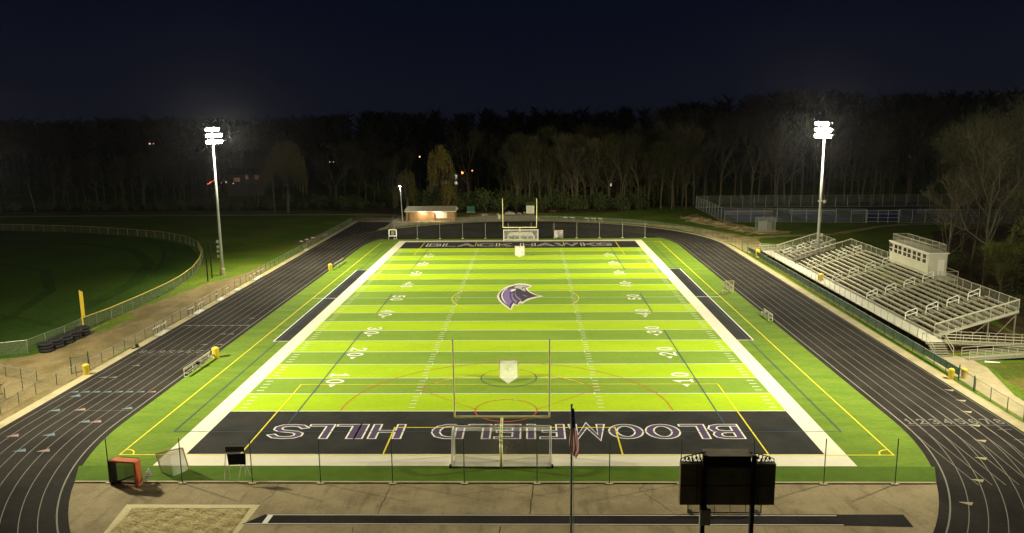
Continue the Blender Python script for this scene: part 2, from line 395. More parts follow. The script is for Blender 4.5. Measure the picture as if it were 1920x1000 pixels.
# rough clods on the eroded bank
cl = M()
for i in range(170):
    t = random.random(); x = 43 + 10 * t + random.uniform(-2.2, 3); y = 140 - 27 * t + random.uniform(-5, 5)
    w = random.uniform(.3, 1.1); h = random.uniform(.08, .34); a = random.uniform(0, 3)
    cl.add([(x - w, y - .2, .01), (x + w, y - .1, .01), (x + w * .7, y + .5, .01), (x - w * .6, y + .6, .01), (x + random.uniform(-.2, .2), y + .2, h)], [(0, 1, 4), (1, 2, 4), (2, 3, 4), (3, 0, 4)])
stuff('clods', cl, 'dirt_bright', 'crumbled clods of earth on the worn bank by the court fence', 'earth')

# ------------------------------------------------------------------ running track
Y0, Y1 = -2.2, 93.5
def oval(r, x_extra=0.0, n=56):
    return arc(0, Y1, r, 0, 180, n) + arc(0, Y0, r, 180, 360, n)
tr = M(); tr.poly(oval(41.95), 0.026)
structure('running_track', tr, 'track')
flat('track_shoulder', [(-42.45, Y0 - 6), (-41.4, Y0 - 6), (-41.4, 93), (-41.9, 100), (-38, 112), (-34.3, 118.8), (-33.4, 122), (-33.4, 136.6), (-42.45, 136.8)], 0.021, 'track')
rim = M(); rim.ribbon(arc(0, Y1, 42.5, -2, 137, 60), 1.1, 0.017)
rim.poly([(42.0, -12), (42.0, 93), (43.15, 93), (43.15, -12)], 0.0165)
rim.poly([(-43.5, -30), (-43.5, 137.5), (-42.4, 137.5), (-42.4, -30)], 0.0165)
rim.poly([(-42.4, 136.7), (-42.4, 137.5), (-33, 137.3), (-33, 136.6)], 0.017)
structure('concrete_kerb', rim, 'concrete_strip')
wedge = M(); wedge.ribbon([(-33.0, 149), (-33.0, 126), (-34.0, 120.6)], 0.9, 0.024)
structure('chute_kerb', wedge, 'concrete_strip')

ln = M()
RL = [33.2 + 1.067 * i for i in range(9)]
for i, r in enumerate(RL):
    w = 0.05 if i else 0.10
    ln.ribbon(oval(r, n=90), w, 0.031, closed=True)
    if i: ln.ribbon([(-r, Y1), (-r, 136.4)], w, 0.0315)
for i in range(8):                       # straight cut lines leaving the near right bend
    r = RL[i]
    ln.ribbon([(r, Y0 + 4), (r * .995, Y0 - 5.5), (r - .1 - .14 * i, Y0 - 12)], 0.05, 0.034)
structure('lane_lines', ln, 'lane_paint')
mk = M()
mk.ribbon([(33.2, -3.25), (41.7, -3.25)], 0.06, 0.036)
mk.ribbon([(-33.2, 17.4), (-41.9, 17.4)], 0.06, 0.036)
mk.ribbon([(-33.2, 30.2), (-41.9, 30.2)], 0.05, 0.036)
mk.ribbon([(-33.6, 107.3), (-41.9, 107.3)], 0.06, 0.036)
mk.ribbon([(-38.5, 0.3), (-33.6, 0.3)], 0.04, 0.036)
for x, y in ((-41.2, 30.4), (-40.1, 30.4), (-39.0, 30.4), (-38, 30.4), (-36.9, 30.4), (-35.8, 30.4), (-34.8, 30.4), (-33.8, 30.4), (-35.2, 26.2), (-34.2, 26.2), (-35.6, 21.6), (-33.8, 21.6), (-34.4, 34), (-39.6, 13.6), (-41, 9.7), (-40, 9.7)):
    mk.poly([(x - .45, y - .18), (x + .45, y - .18), (x + .3, y + .22)], 0.037)
for y0, x0 in ((84, 34.2), (80.6, 35.3), (77.5, 36.4), (74.8, 37.4), (72.4, 38.5), (70.2, 39.6), (88, 34), (90.8, 35.1), (93.7, 36.2), (96.5, 37.2), (99, 38.2), (67, 34.3), (64, 35.4), (61.5, 36.5), (59, 37.5), (56.7, 38.6), (54.6, 39.6)):
    mk.ribbon([(x0 - .45, y0), (x0 + .45, y0 + .1)], 0.09, 0.036)
for k in range(5):
    mk.ribbon([(40.2, -4.2 - 2.1 * k), (41.3 - .1 * k, -4.2 - 2.1 * k)], 0.06, 0.036)
structure('lane_marks', mk, 'lane_mark')
mb = M(); mp_ = M(); mc = M()
for k, x in enumerate([-41.4, -40.3, -39.3, -38.2, -37.1, -36.1, -35.0, -33.9]):
    (mb if k < 7 else mp_).poly([(x - .42, 5.1), (x + .42, 5.1), (x + .25, 5.55)], 0.038)
def tri(b, x, y, rz=0, s=.55):
    p = []
    for dx, dy in ((-s, -.28), (s, -.28), (s * .3, .32)):
        p.append((x + dx * math.cos(rz) - dy * math.sin(rz), y + dx * math.sin(rz) + dy * math.cos(rz)))
    b.poly(p, 0.039)
for x, y, c in ((-40.6, 4.2, 'b'), (-40.3, 0.4, 'b'), (-38.1, 0.6, 'p'), (-34.0, 0.9, 'b'), (-36.1, -2.3, 'b'), (-35.1, -2.3, 'p'), (-40.3, -5.4, 'p'), (-37.4, -5.2, 'b'), (-37.8, -8.4, 'b'), (-35.9, -8.4, 'p'), (-38.3, -11.9, 'b'), (-35.2, -15.4, 'p')):
    tri(mb if c == 'b' else mp_, x, y)
for i, (x, y) in enumerate(((41.25, 3.9), (40.6, .1), (38.9, -3.6 + 3.4), (37.6, -3.4), (36.5, -6.7), (35.0, -9.9), (32.8, -13.6), (30.5, -16.8))):
    pass
for x, y in ((41.3, 5.4), (40.9, 2.6), (39.9, -.2), (38.9, -3.3), (37.6, -6.5), (35.8, -9.8), (33.5, -13.5), (30.9, -16.9)):
    mc.poly([(x - .5, y + .22), (x + .45, y + .15), (x + .1, y - .3)], 0.040)
structure('blue_lane_arrows', mb, 'mark_blue')
structure('pink_lane_arrows', mp_, 'mark_pink')
structure('cream_lane_arrows', mc, 'arrow_cream')

# ------------------------------------------------------------------ stroke lettering
def glyph(c):
    """centre lines in a unit box (x right, y up)"""
    G_ = {
     'B': [[(0, 0), (0, 1)], [(0, 1), (.6, 1), (.85, .92), (.92, .77), (.85, .62), (.6, .53)], [(0, .53), (.6, .53)], [(.6, .53), (.9, .44), (1, .27), (.9, .08), (.62, 0), (0, 0)]],
     'L': [[(0, 1), (0, 0), (1, 0)]],
     'O': [[(.5 + .5 * math.cos(t * math.pi / 12), .5 + .5 * math.sin(t * math.pi / 12)) for t in range(24)]],
     'M': [[(0, 0), (.12, 1), (.5, 0), (.88, 1), (1, 0)]],
     'F': [[(0, 0), (0, 1), (1, 1)], [(0, .5), (.85, .5)]],
     'I': [[(.5, 0), (.5, 1)]],
     'E': [[(1, 1), (0, 1), (0, 0), (1, 0)], [(0, .5), (.9, .5)]],
     'D': [[(0, 0), (0, 1), (.55, 1), (.85, .88), (1, .62), (1, .38), (.85, .12), (.55, 0), (0, 0)]],
     'H': [[(0, 0), (0, 1)], [(1, 0), (1, 1)], [(0, .5), (1, .5)]],
     'S': [[(1, .82), (.85, .95), (.55, 1), (.2, .97), (.03, .85), (.03, .68), (.2, .56), (.8, .45), (.97, .33), (.97, .15), (.8, .03), (.45, 0), (.15, .05), (0, .18)]],
     'A': [[(0, 0), (.5, 1), (1, 0)], [(.2, .34), (.8, .34)]],
     'C': [[(.97, .8), (.8, .94), (.5, 1), (.2, .93), (.03, .7), (0, .5), (.03, .3), (.2, .07), (.5, 0), (.8, .06), (.97, .2)]],
     'K': [[(0, 0), (0, 1)], [(1, 1), (.1, .42)], [(.35, .6), (1, 0)]],
     'W': [[(0, 1), (.25, 0), (.5, 1), (.75, 0), (1, 1)]],
     '0': [[(.5 + .5 * math.cos(t * math.pi / 8), .5 + .5 * math.sin(t * math.pi / 8)) for t in range(16)]],
     '1': [[(.2, .78), (.55, 1), (.55, 0)], [(.2, 0), (.9, 0)]],
     '2': [[(.02, .78), (.15, .95), (.5, 1), (.85, .93), (.97, .75), (.85, .52), (0, 0), (1, 0)]],
     '3': [[(.02, .85), (.3, 1), (.7, 1), (.95, .87), (.92, .65), (.5, .53)], [(.5, .53), (.97, .38), (.97, .15), (.7, 0), (.3, 0), (0, .15)]],
     '4': [[(.75, 0), (.75, 1), (0, .3), (1, .3)]],
     '5': [[(.95, 1), (.1, 1), (.05, .55), (.5, .62), (.9, .5), (.98, .3), (.85, .07), (.5, 0), (.15, .03), (0, .18)]],
     '6': [[(.85, .95), (.5, 1), (.12, .8), (0, .4), (.1, .1), (.5, 0), (.9, .1), (.98, .33), (.8, .56), (.4, .58), (.05, .4)]],
     '7': [[(0, 1), (1, 1), (.4, 0)]],
     '8': [[(.5 + .42 * math.cos(t * math.pi / 6), .77 + .23 * math.sin(t * math.pi / 6)) for t in range(12)], [(.5 + .5 * math.cos(t * math.pi / 6), .27 + .27 * math.sin(t * math.pi / 6)) for t in range(12)]],
    }
    return G_[c]
def put(b, c, org, ux, uy, w, h, sw, z, trim=0.0, ky=1.0):
    """one glyph: org lower left corner, ux/uy unit vectors of reading and of up, sw stroke"""
    ux, uy, org = Vector(ux), Vector(uy), Vector(org)
    iw, ih = w - sw, h * ky - sw
    for k, st in enumerate(glyph(c)):
        closed = c in '0O8'
        P = [Vector((sw / 2 + x * iw, sw / 2 + y * ih)) for x, y in st]
        if not closed:
            e = sw / 2 - trim
            d = (P[0] - P[1]).normalized(); P[0] = P[0] + d * e
            d = (P[-1] - P[-2]).normalized(); P[-1] = P[-1] + d * e
        k0 = len(b.v)
        b.ribbon([(p.x, p.y) for p in P], sw - 2 * trim, z + 0.0012 * k, closed)
        for i in range(k0, len(b.v)):
            q = org + ux * b.v[i][0] + uy * (b.v[i][1] / ky); b.v[i] = (q.x, q.y, b.v[i][2])

tn = M()
for k in range(8):
    put(tn, str(k + 1), (33.2 + 1.067 * k + .28, -3.0), (1, 0), (0, 1), .62, 1.15, .15, 0.041)
    put(tn, str(k + 1), (-(33.2 + 1.067 * k + .28), 19.2), (-1, 0), (0, -1), .62, 1.15, .14, 0.041)
structure('lane_numbers', tn, 'lane_mark')

# ------------------------------------------------------------------ the turf field
tf = M()
inner = [p for p in arc(0, Y1, 32.55, 20.2, 159.8, 40)]
inner = [(30.55, 104.7)] + []
pts = [(30.5, 104.75)] + [(32.6 * math.cos(R(a)), Y1 + 32.6 * math.sin(R(a))) for a in range(18, -1, -2)]
pts += [(32.6 * math.cos(R(a)), Y0 + 32.6 * math.sin(R(a))) for a in range(0, -21, -2)]
pts += [(30.4, -13.85), (-30.4, -13.85)]
pts += [(32.6 * math.cos(R(a)), Y0 + 32.6 * math.sin(R(a))) for a in range(200, 179, -2)]
pts += [(32.6 * math.cos(R(a)), Y1 + 32.6 * math.sin(R(a))) for a in range(180, 161, -2)] + [(-30.5, 104.75)]
tf.poly(pts[::-1], 0.05)
structure('artificial_turf', tf, 'turf_side')
nt_ = M(); nt_.poly([(-31.55, -11.3), (-30.4, -13.84), (30.4, -13.84), (31.55, -11.3)], 0.054); structure('turf_falloff_strip', nt_, 'turf_falloff')
HX = 24.384; YD = 0.9144
fg = M(); fg.rect(-HX, 0, HX, 100 * YD, 0.055); structure('field_turf', fg, 'turf_green')
lime = M()
for k in [0, 2, 4, 6, 8, 11, 13, 15, 17, 19]:
    lime.rect(-HX, k * 5 * YD, HX, (k + 1) * 5 * YD, 0.060)
structure('lime_stripes', lime, 'turf_lime')
ez = M(); ez.rect(-HX, -10 * YD, HX, 0, 0.0555); ez.rect(-HX, 100 * YD, HX, 110 * YD, 0.0555)
structure('end_zones', ez, 'turf_black')
bd = M(); o_ = 1.62
bd.rect(-HX - o_, -9.144 - 2.1, -HX, 100.584 + o_, 0.058); bd.rect(HX, -9.144 - 2.1, HX + o_, 100.584 + o_, 0.058)
bd.rect(-HX, -9.144 - 2.1, HX, -9.144, 0.058); bd.rect(-HX, 100.584, HX, 100.584 + o_, 0.058)
structure('field_border', bd, 'turf_cream')
cb_ = M()
for s in (-1, 1):
    x0, x1 = (HX + o_, 27.75) if s > 0 else (-27.75, -HX - o_)
    cb_.rect(x0, 22.9, x1, 45.6, 0.0585); cb_.rect(x0, 45.8, x1, 67.9, 0.0585)
structure('coaching_boxes', cb_, 'turf_black')

wl_ = M()
for k in range(0, 21):
    wl_.rect(-HX, k * 5 * YD - .055, HX, k * 5 * YD + .055, 0.066)
for k in range(1, 100):
    if k % 5:
        y = k * YD
        for s in (-1, 1):
            for a, b in ((8.13, 8.74), (23.2, 23.9)):
                x0, x1 = sorted((s * a, s * b)); wl_.rect(x0, y - .055, x1, y + .055, 0.066)
    else:
        for s in (-1, 1): wl_.rect(s * 8.13 - .05, k * YD - .3, s * 8.13 + .05, k * YD + .3, 0.0672)
wl_.rect(-.9, 2.85, .9, 2.95, 0.066); wl_.rect(-.9, 88.5, .9, 88.6, 0.066)
for s in (-1, 1):                                    # coaching box outline
    wl_.ribbon([(s * (HX + o_), 22.75), (s * 27.85, 22.75), (s * 27.85, 68.05), (s * (HX + o_), 68.05)], .14, 0.0668)
    wl_.rect(*( (HX + o_, 45.62, 29.5, 45.78) if s > 0 else (-29.5, 45.62, -HX - o_, 45.78)), 0.0676)
# yard numbers with arrows
for k in range(1, 10):
    num = str(min(k, 10 - k)); y = k * 10 * YD
    for side in (-1, 1):
        if side < 0: ux, uy, ox = (0, -1), (1, 0), -18.0
        else: ux, uy, ox = (0, 1), (-1, 0), 18.0
        first, second = (num, '0')
        # origin of the first digit (read from that sideline)
        d = 1 if side < 0 else -1
        put(wl_, first, (ox, y + d * 1.62), ux, uy, 1.22, 1.85, .27, 0.068)
        put(wl_, second, (ox, y - d * .37), ux, uy, 1.22, 1.85, .27, 0.068)
        if k != 5:
            near = k < 5
            yb = (y - 2.0) if near else (y + 2.0); tip = yb - .75 if near else yb + .75
            xa = side * 17.1
            wl_.poly([(xa - .36, yb), (xa + .36, yb), (xa, tip)] if near else [(xa + .36, yb), (xa - .36, yb), (xa, tip)], 0.068)
structure('white_field_lines', wl_, 'paint_white')

yl = M()
def ye(pts, w=.12, z=0.071, closed=False): yl.ribbon(pts, w, z, closed)
ye([(-29.5, -9.3), (29.5, -9.3), (29.5, 99.6), (-29.5, 99.6)], closed=True)
for x, y, a in ((-29.5, -9.3, 0), (29.5, -9.3, 90), (29.5, 99.6, 180), (-29.5, 99.6, 270)): ye(arc(x, y, 1.0, a, a + 90, 10), z=0.0716)
for s, y0 in ((1, -9.3), (-1, 99.6)):
    ye([(-20.16, y0), (-20.16, y0 + s * 16.5), (20.16, y0 + s * 16.5), (20.16, y0)], z=0.0722)
    ye([(-9.15, y0), (-9.15, y0 + s * 5.5), (9.15, y0 + s * 5.5), (9.15, y0)], z=0.0728)
    a = 37 if s > 0 else -37
    cy = y0 + s * 11
    ye([(9.15 * math.cos(R(t)), cy + s * 9.15 * math.sin(R(t))) for t in range(37, 144, 4)], z=0.0734)
ye(arc(0, 45.7, 9.15, -48, 48, 20), z=0.0722); ye(arc(0, 45.7, 9.15, 132, 228, 20), z=0.0722)
structure('yellow_soccer_lines', yl, 'paint_yellow')
bl = M()
for s in (-1, 1):
    for a, b in ((-3.0, 27.3), (36.5, 48.3), (54.8, 66.5), (67, 91)):
        if a == 54.8: continue
        bl.ribbon([(s * 18.35, a), (s * 18.35, b)], .11, 0.0745)
    bl.ribbon([(s * 27.35, -4.7), (s * 27.35, 96)], .09, 0.0745)
bl.ribbon([(-27.35, -4.7), (27.35, -4.7)], .07, 0.0750)
bl.ribbon(arc(0, 9.2, 2.75, 150, 390, 30), .08, 0.0752); bl.ribbon(arc(0, 9.2, 2.75, 30, 150, 14), .05, 0.0752)
bl.ribbon(arc(0, 82.3, 2.75, 0, 360, 30), .06, 0.0752)
structure('blue_lacrosse_lines', bl, 'paint_blue')
rd = M()
big = [(-14.62, 0.1)] + [(14.62 * math.cos(R(t)), 0.2 + 13.9 * math.sin(R(t))) for t in range(176, 3, -6)] + [(14.62, 0.1)]
rd.ribbon(big, .09, 0.0765)
rd.ribbon(arc(0, 0.2, 2.72, -180, 180, 32)[:-1], .10, 0.0768, True)
rd.ribbon([(-2.7, .4), (-8.4, 5.75), (-7.5, 7.4), (-3.6, 10.2), (0, 11.0), (3.6, 10.2), (7.4, 7.4), (8.4, 5.75), (2.7, .4)], .06, 0.0774)
rd.ribbon([(2.7 * math.cos(R(t)), 91.2 + 2.7 * math.sin(R(t))) for t in range(0, 360, 12)], .08, 0.0768, True)
structure('red_lacrosse_lines', rd, 'paint_red')

# end zone words
nw = M(); npur = M()
def word(c, xa, xb, y_base, y_top, flip):
    w = abs(xb - xa); h = abs(y_top - y_base); sw = .80; tr_o = .145
    if c == 'I' : sw = min(sw, w)
    if flip: org, ux, uy = (max(xa, xb), y_base), (-1, 0), (0, -1)
    else: org, ux, uy = (min(xa, xb), y_base), (1, 0), (0, 1)
    put(nw, c, org, ux, uy, w, h, sw, 0.062, 0, 1.55)
    put(npur, c, org, ux, uy, w, h, sw, 0.0655, tr_o if flip else .17, 1.55)
for c, a, b in (('S', -19.3, -16.35), ('L', -16.4, -14.2), ('L', -14.1, -12.0), ('I', -12.15, -11.35), ('H', -11.05, -8.25), ('D', -6.0, -3.25), ('L', -3.05, -1.05), ('E', -.85, 1.4), ('I', 1.8, 2.6), ('F', 2.85, 5.0), ('M', 5.25, 8.35), ('O', 8.5, 11.4), ('O', 11.5, 14.4), ('L', 14.4, 16.6), ('B', 16.7, 19.35)):
    word(c, a, b, -3.05, -6.2, True)
for c, a, b in (('B', -19.3, -16.2), ('L', -15.9, -13.2), ('A', -12.8, -9.3), ('C', -8.8, -5.2), ('K', -4.9, -1.7), ('H', 0.1, 3.3), ('A', 3.5, 7.1), ('W', 7.3, 12.2), ('K', 12.6, 15.8), ('S', 15.9, 19.0)):
    word(c, a, b, 94.0, 98.0, False)
structure('end_zone_word_outlines', nw, 'paint_white')
structure('end_zone_word_fill', npur, 'paint_purple')

# midfield emblem, painted on the turf
LG = {'cream': [(-2.71, 46.66), (-2.56, 48.85), (-2.21, 51.12), (-1.69, 52.99), (-0.83, 54.42), (-0.15, 55.4), (0.44, 55.88), (1.45, 55.61), (2.25, 54.46), (2.4, 53.15), (1.86, 52.2), (1.81, 51.27), (2.15, 49.65), (3.0, 47.63), (4.15, 46.31), (3.35, 45.69), (2.24, 44.45), (1.51, 43.03), (1.07, 41.56), (0.71, 42.05), (0.38, 40.17), (-0.08, 41.07), (-0.14, 39.72), (-0.36, 37.78), (-0.9, 38.79), (-1.48, 40.51), (-2.19, 42.9), (-2.55, 44.96)], 'dark': [(-2.38, 46.65), (-2.35, 48.4), (-2.17, 49.97), (-1.78, 51.34), (-1.37, 52.37), (-0.81, 53.36), (-0.33, 54.02), (0.46, 54.79), (1.16, 54.58), (1.66, 54.08), (2.13, 53.49), (1.66, 52.83), (1.47, 52.21), (1.49, 51.41), (1.62, 50.67), (2.15, 48.76), (2.9, 47.2), (3.55, 46.54), (2.98, 46.12), (2.43, 45.71), (1.69, 44.67), (1.06, 42.76), (0.74, 43.45), (0.53, 42.25), (0.37, 40.79), (-0.19, 42.06), (-0.38, 40.88), (-0.51, 38.67), (-1.03, 40.31), (-1.73, 42.49), (-2.16, 44.53)], 'purple1': [(-1.77, 46.64), (-1.75, 48.83), (-1.51, 50.41), (-1.16, 51.56), (-0.68, 52.26), (-0.29, 51.92), (-0.75, 50.99), (-0.94, 49.94), (-0.71, 49.35), (-1.09, 49.04), (-0.78, 48.28), (-0.84, 46.62), (-0.65, 44.5), (-0.36, 42.86), (-0.62, 41.67), (-0.71, 39.81), (-1.15, 41.29), (-1.53, 43.29), (-1.69, 44.94)], 'purple2': [(-0.65, 48.81), (-0.3, 48.45), (-0.38, 47.04), (-0.26, 45.76), (-0.0, 44.41), (0.33, 43.46), (0.25, 41.58), (-0.16, 42.86), (-0.47, 44.71), (-0.63, 46.62)], 'purple3': [(0.08, 50.38), (-0.02, 48.8), (0.06, 47.47), (0.34, 46.17), (0.67, 45.11), (0.96, 44.06), (0.86, 43.33), (0.46, 44.28), (0.03, 45.96), (-0.15, 47.69), (-0.12, 49.25)], 'purple4': [(1.02, 47.45), (1.4, 47.01), (1.79, 46.4), (1.5, 46.24), (1.22, 46.58)], 'white1': [(-1.16, 52.6), (-1.64, 51.48), (-1.97, 49.74), (-2.1, 47.95), (-2.02, 45.79), (-1.77, 43.91), (-1.45, 42.48), (-1.06, 41.21), (-1.38, 42.88), (-1.68, 44.52), (-1.86, 46.43), (-1.88, 48.39), (-1.7, 50.19), (-1.35, 51.66)], 'white2': [(-0.83, 50.26), (-0.66, 51.09), (-0.28, 51.64), (0.03, 51.44), (-0.09, 50.52), (-0.44, 49.8), (-0.72, 49.62)], 'grey': [(-0.38, 52.87), (0.07, 54.01), (0.66, 54.54), (1.26, 54.14), (1.81, 53.59), (1.51, 52.92), (1.35, 51.98), (1.4, 50.95), (1.5, 49.8), (1.0, 50.36), (0.65, 51.43), (0.2, 52.1), (-0.04, 52.01)], 'nostril': [(0.86, 51.89), (0.96, 52.65), (1.17, 53.03), (1.42, 53.02), (1.13, 52.22), (0.98, 51.61)]}
for k, z, m, nm in (('cream', .080, 'turf_cream', 'emblem_outline'), ('dark', .084, 'logo_dark', 'emblem_head'), ('purple1', .088, 'logo_purple', 'emblem_feathers'), ('purple2', .088, 'logo_lilac', 'emblem_feathers'), ('purple3', .088, 'logo_lilac', 'emblem_feathers'), ('purple4', .088, 'logo_lilac', 'emblem_feathers'), ('white1', .090, 'paint_white', 'emblem_rim'), ('white2', .092, 'paint_white', 'emblem_eye'), ('grey', .090, 'logo_grey', 'emblem_beak'), ('nostril', .093, 'logo_dark', 'emblem_nostril')):
    structure(nm, M().poly(LG[k][::-1], z), m)

# ------------------------------------------------------------------ concrete pad, runway and sand pit at the near end
pd = M()
pp = [(32.55 * math.cos(R(a)), Y0 + 32.55 * math.sin(R(a))) for a in range(201, 340, 3)]
pd.poly([(-30.35, -13.95)] + pp + [(30.35, -13.95)], 0.040)
structure('concrete_pad', pd, 'concrete')
kb = M(); kb.box(0, -13.98, 0.06, 60.6, .22, .10); structure('turf_kerb', kb, 'concrete_strip')
rw = M(); rw.poly([(-16.2, -19.9), (21.9, -19.9), (25.9, -20.05), (26.0, -18.45), (-15.1, -18.6)], 0.046)
structure('jump_runway', rw, 'track')
rl = M(); rl.ribbon([(-15.0, -18.68), (21.7, -18.62)], .07, .050); rl.ribbon([(-16, -19.82), (21.7, -19.80)], .07, .050)
rl.poly([(-14.95, -19.8), (-14.6, -19.8), (-14.55, -18.7), (-14.9, -18.7)], .051)
structure('runway_lines', rl, 'paint_white')
sp = M(); sp.poly([(-24.9, -17.3), (-24.3, -22.4), (-16.1, -22.4), (-15.9, -17.3)], 0.044); structure('sand_pit_rim', sp, 'mark_cream')
pit = M(); NX, NY = 60, 36
for j in range(NY + 1):
    for i in range(NX + 1):
        x = -24.15 + 7.75 * i / NX; y = -17.85 - 4.1 * j / NY
        z = 0.052 + .05 * (math.sin(x * 3.1 + y * 2) * math.sin(y * 4.3 - x) + random.uniform(-.6, .6)) * (0 < i < NX and 0 < j < NY) + .05 * (0 < i < NX and 0 < j < NY)
        pit.v.append((x, y, z))
for j in range(NY):
    for i in range(NX):
        a = j * (NX + 1) + i; pit.f.append((a, a + NX + 1, a + NX + 2, a + 1))
structure('sand_pit', pit, 'sand')
pe = M(); pe.ribbon([(-24.1, -17.84), (-16.35, -17.84)], .08, .055); pe.ribbon([(-24.2, -17.84), (-23.85, -22)], .05, .055)
structure('pit_edge', pe, 'black_metal')
ck = M()
def crack(pts, w=.035):
    out = []
    for a, b in zip(pts[:-1], pts[1:]):
        n = 14
        for i in range(n): out.append((a[0] + (b[0] - a[0]) * i / n + random.uniform(-.04, .04), a[1] + (b[1] - a[1]) * i / n))
    out.append(pts[-1]); ck.ribbon(out, w, .0455)
crack([(-15.6, -14.1), (-15.5, -16), (-16.1, -17.3)]); crack([(-7.65, -14.1), (-7.8, -18.5)]); crack([(2.34, -14.1), (2.08, -18.5)], .05)
crack([(10.2, -14.1), (9.6, -15), (11.5, -18.5)], .03); crack([(17.66, -14.1), (18.4, -18.4)], .03); crack([(24.2, -14.1), (26.4, -18.4)], .025)
crack([(0.2, -20.1), (0.4, -24)], .06); crack([(22, -20.2), (23, -23)], .04); crack([(-9, -20.2), (-8.8, -23)], .03)
crack([(-30, -14.16), (30, -14.16)], .03)
structure('concrete_joints', ck, 'black_metal')

# ------------------------------------------------------------------ floodlight poles (with their lamps)
def floodlight_pole(x, y, label, aims, boxes=True, speaker=False, inview=True):
    t = thing('floodlight_pole', label, 'floodlight pole', (x, y, 0), 0, 'tall floodlight poles round the field')
    M().tube((0, 0, 0), (0, 0, 1.15), .48, 12, .44).build('concrete_base', 'concrete_strip', t)
    M().tube((0, 0, 1.1), (0, 0, 24.4), .27, 14, .13, True).build('pole', 'pole_paint', t, smooth=True)
    az = math.atan2(46 - y, -x)                       # towards the middle of the field
    d = Vector((math.cos(az), math.sin(az), 0)); s = Vector((-d.y, d.x, 0))
    for r_, z in enumerate((22.45, 23.45, 24.45)):
        M().beam(-s * 1.75 + Vector((0, 0, z)), s * 1.75 + Vector((0, 0, z)), .12, .14).build('crossarm', 'pole_paint', t)
        for i in range(6 if r_ < 2 else 5):
            q = (i - 2.5) * .62
            p = s * q + d * .32 + Vector((0, 0, z - .12))
            dirv = (d * 1.0 + s * (q * .12) + Vector((0, 0, -.42))).normalized()
            h = M(); h.tube(p - dirv * .34, p, .13, 10, .29); h.tube(p, p + dirv * .10, .31, 10, .33, False)
            h.tube(p - dirv * .2, s * q + Vector((0, 0, z)), .03, 5)
            hh = h.build('floodlight', 'alu', t)
            M().tube(p + dirv * .01, p + dirv * .12, .30, 12).build('lens', 'lamp_flood', hh)
    if boxes:
        for k, z in enumerate((3.3, 4.15, 4.9, 5.75)):
            b = M(); b.box(0, 0, 0, .42, .34, .46)
            b.build('control_box', 'pole_paint', t, loc=((-.42 if x < 0 else .42), -.05, z))
    if speaker:
        h = M(); h.tube((0, 0, 0), (0, -.5, 0), .08, 10, .28); h.build('horn_speaker', 'alu', t, loc=(-.35, -.2, 11.6)); h.build('horn_speaker', 'alu', t, loc=(.4, -.2, 11.5))
        M().box(0, 0, 11.55, .9, .3, .12).build('speaker_bracket', 'pole_paint', t)
    for k, (ax, ay, w, ang) in enumerate(aims):
        ld = bpy.data.lights.new('flood_lamp', 'SPOT'); ld.energy = FLOOD_W * w; ld.color = FLOOD_COL
        ld.spot_size = R(ang); ld.spot_blend = 1.0; ld.shadow_soft_size = 0.9
        lo = bpy.data.objects.new('flood_lamp', ld); C.objects.link(lo); lo.parent = t
        p = d * 1.1 + Vector((0, 0, 23.4)) + s * ((k - .5) * .8); lo.location = p
        lo.rotation_euler = (Vector((ax, ay, 0)) - (Vector((x, y, 0)) + p)).to_track_quat('-Z', 'Y').to_euler()
    ld = bpy.data.lights.new('head_glow', 'POINT'); ld.energy = FLOOD_W * .10; ld.color = FLOOD_COL; ld.shadow_soft_size = .5
    lo = bpy.data.objects.new('head_glow', ld); C.objects.link(lo); lo.parent = t; lo.location = d * 1.3 + Vector((0, 0, 23.6))
    return t
floodlight_pole(-49.8, 64.2, 'tall pale floodlight pole on the grass left of the track', [(6, 50, .44, 92), (6, 104, .86, 108), (-30, 60, .40, 150)])
floodlight_pole(51.0, 67.8, 'tall pale floodlight pole rising through the gap in the bleachers', [(-6, 50, .44, 92), (-2, 104, .86, 108), (30, 62, .40, 150), (38, 128, .85, 84)], speaker=True)
floodlight_pole(-52.5, 1.0, 'floodlight pole by the near left bend of the track', [(10, 38, .42, 88), (8, 1, .52, 106), (-32, 10, .34, 150)])
floodlight_pole(52.5, 1.0, 'floodlight pole by the near right bend of the track', [(-10, 38, .42, 88), (-8, 1, .52, 106), (32, 14, .34, 150)])


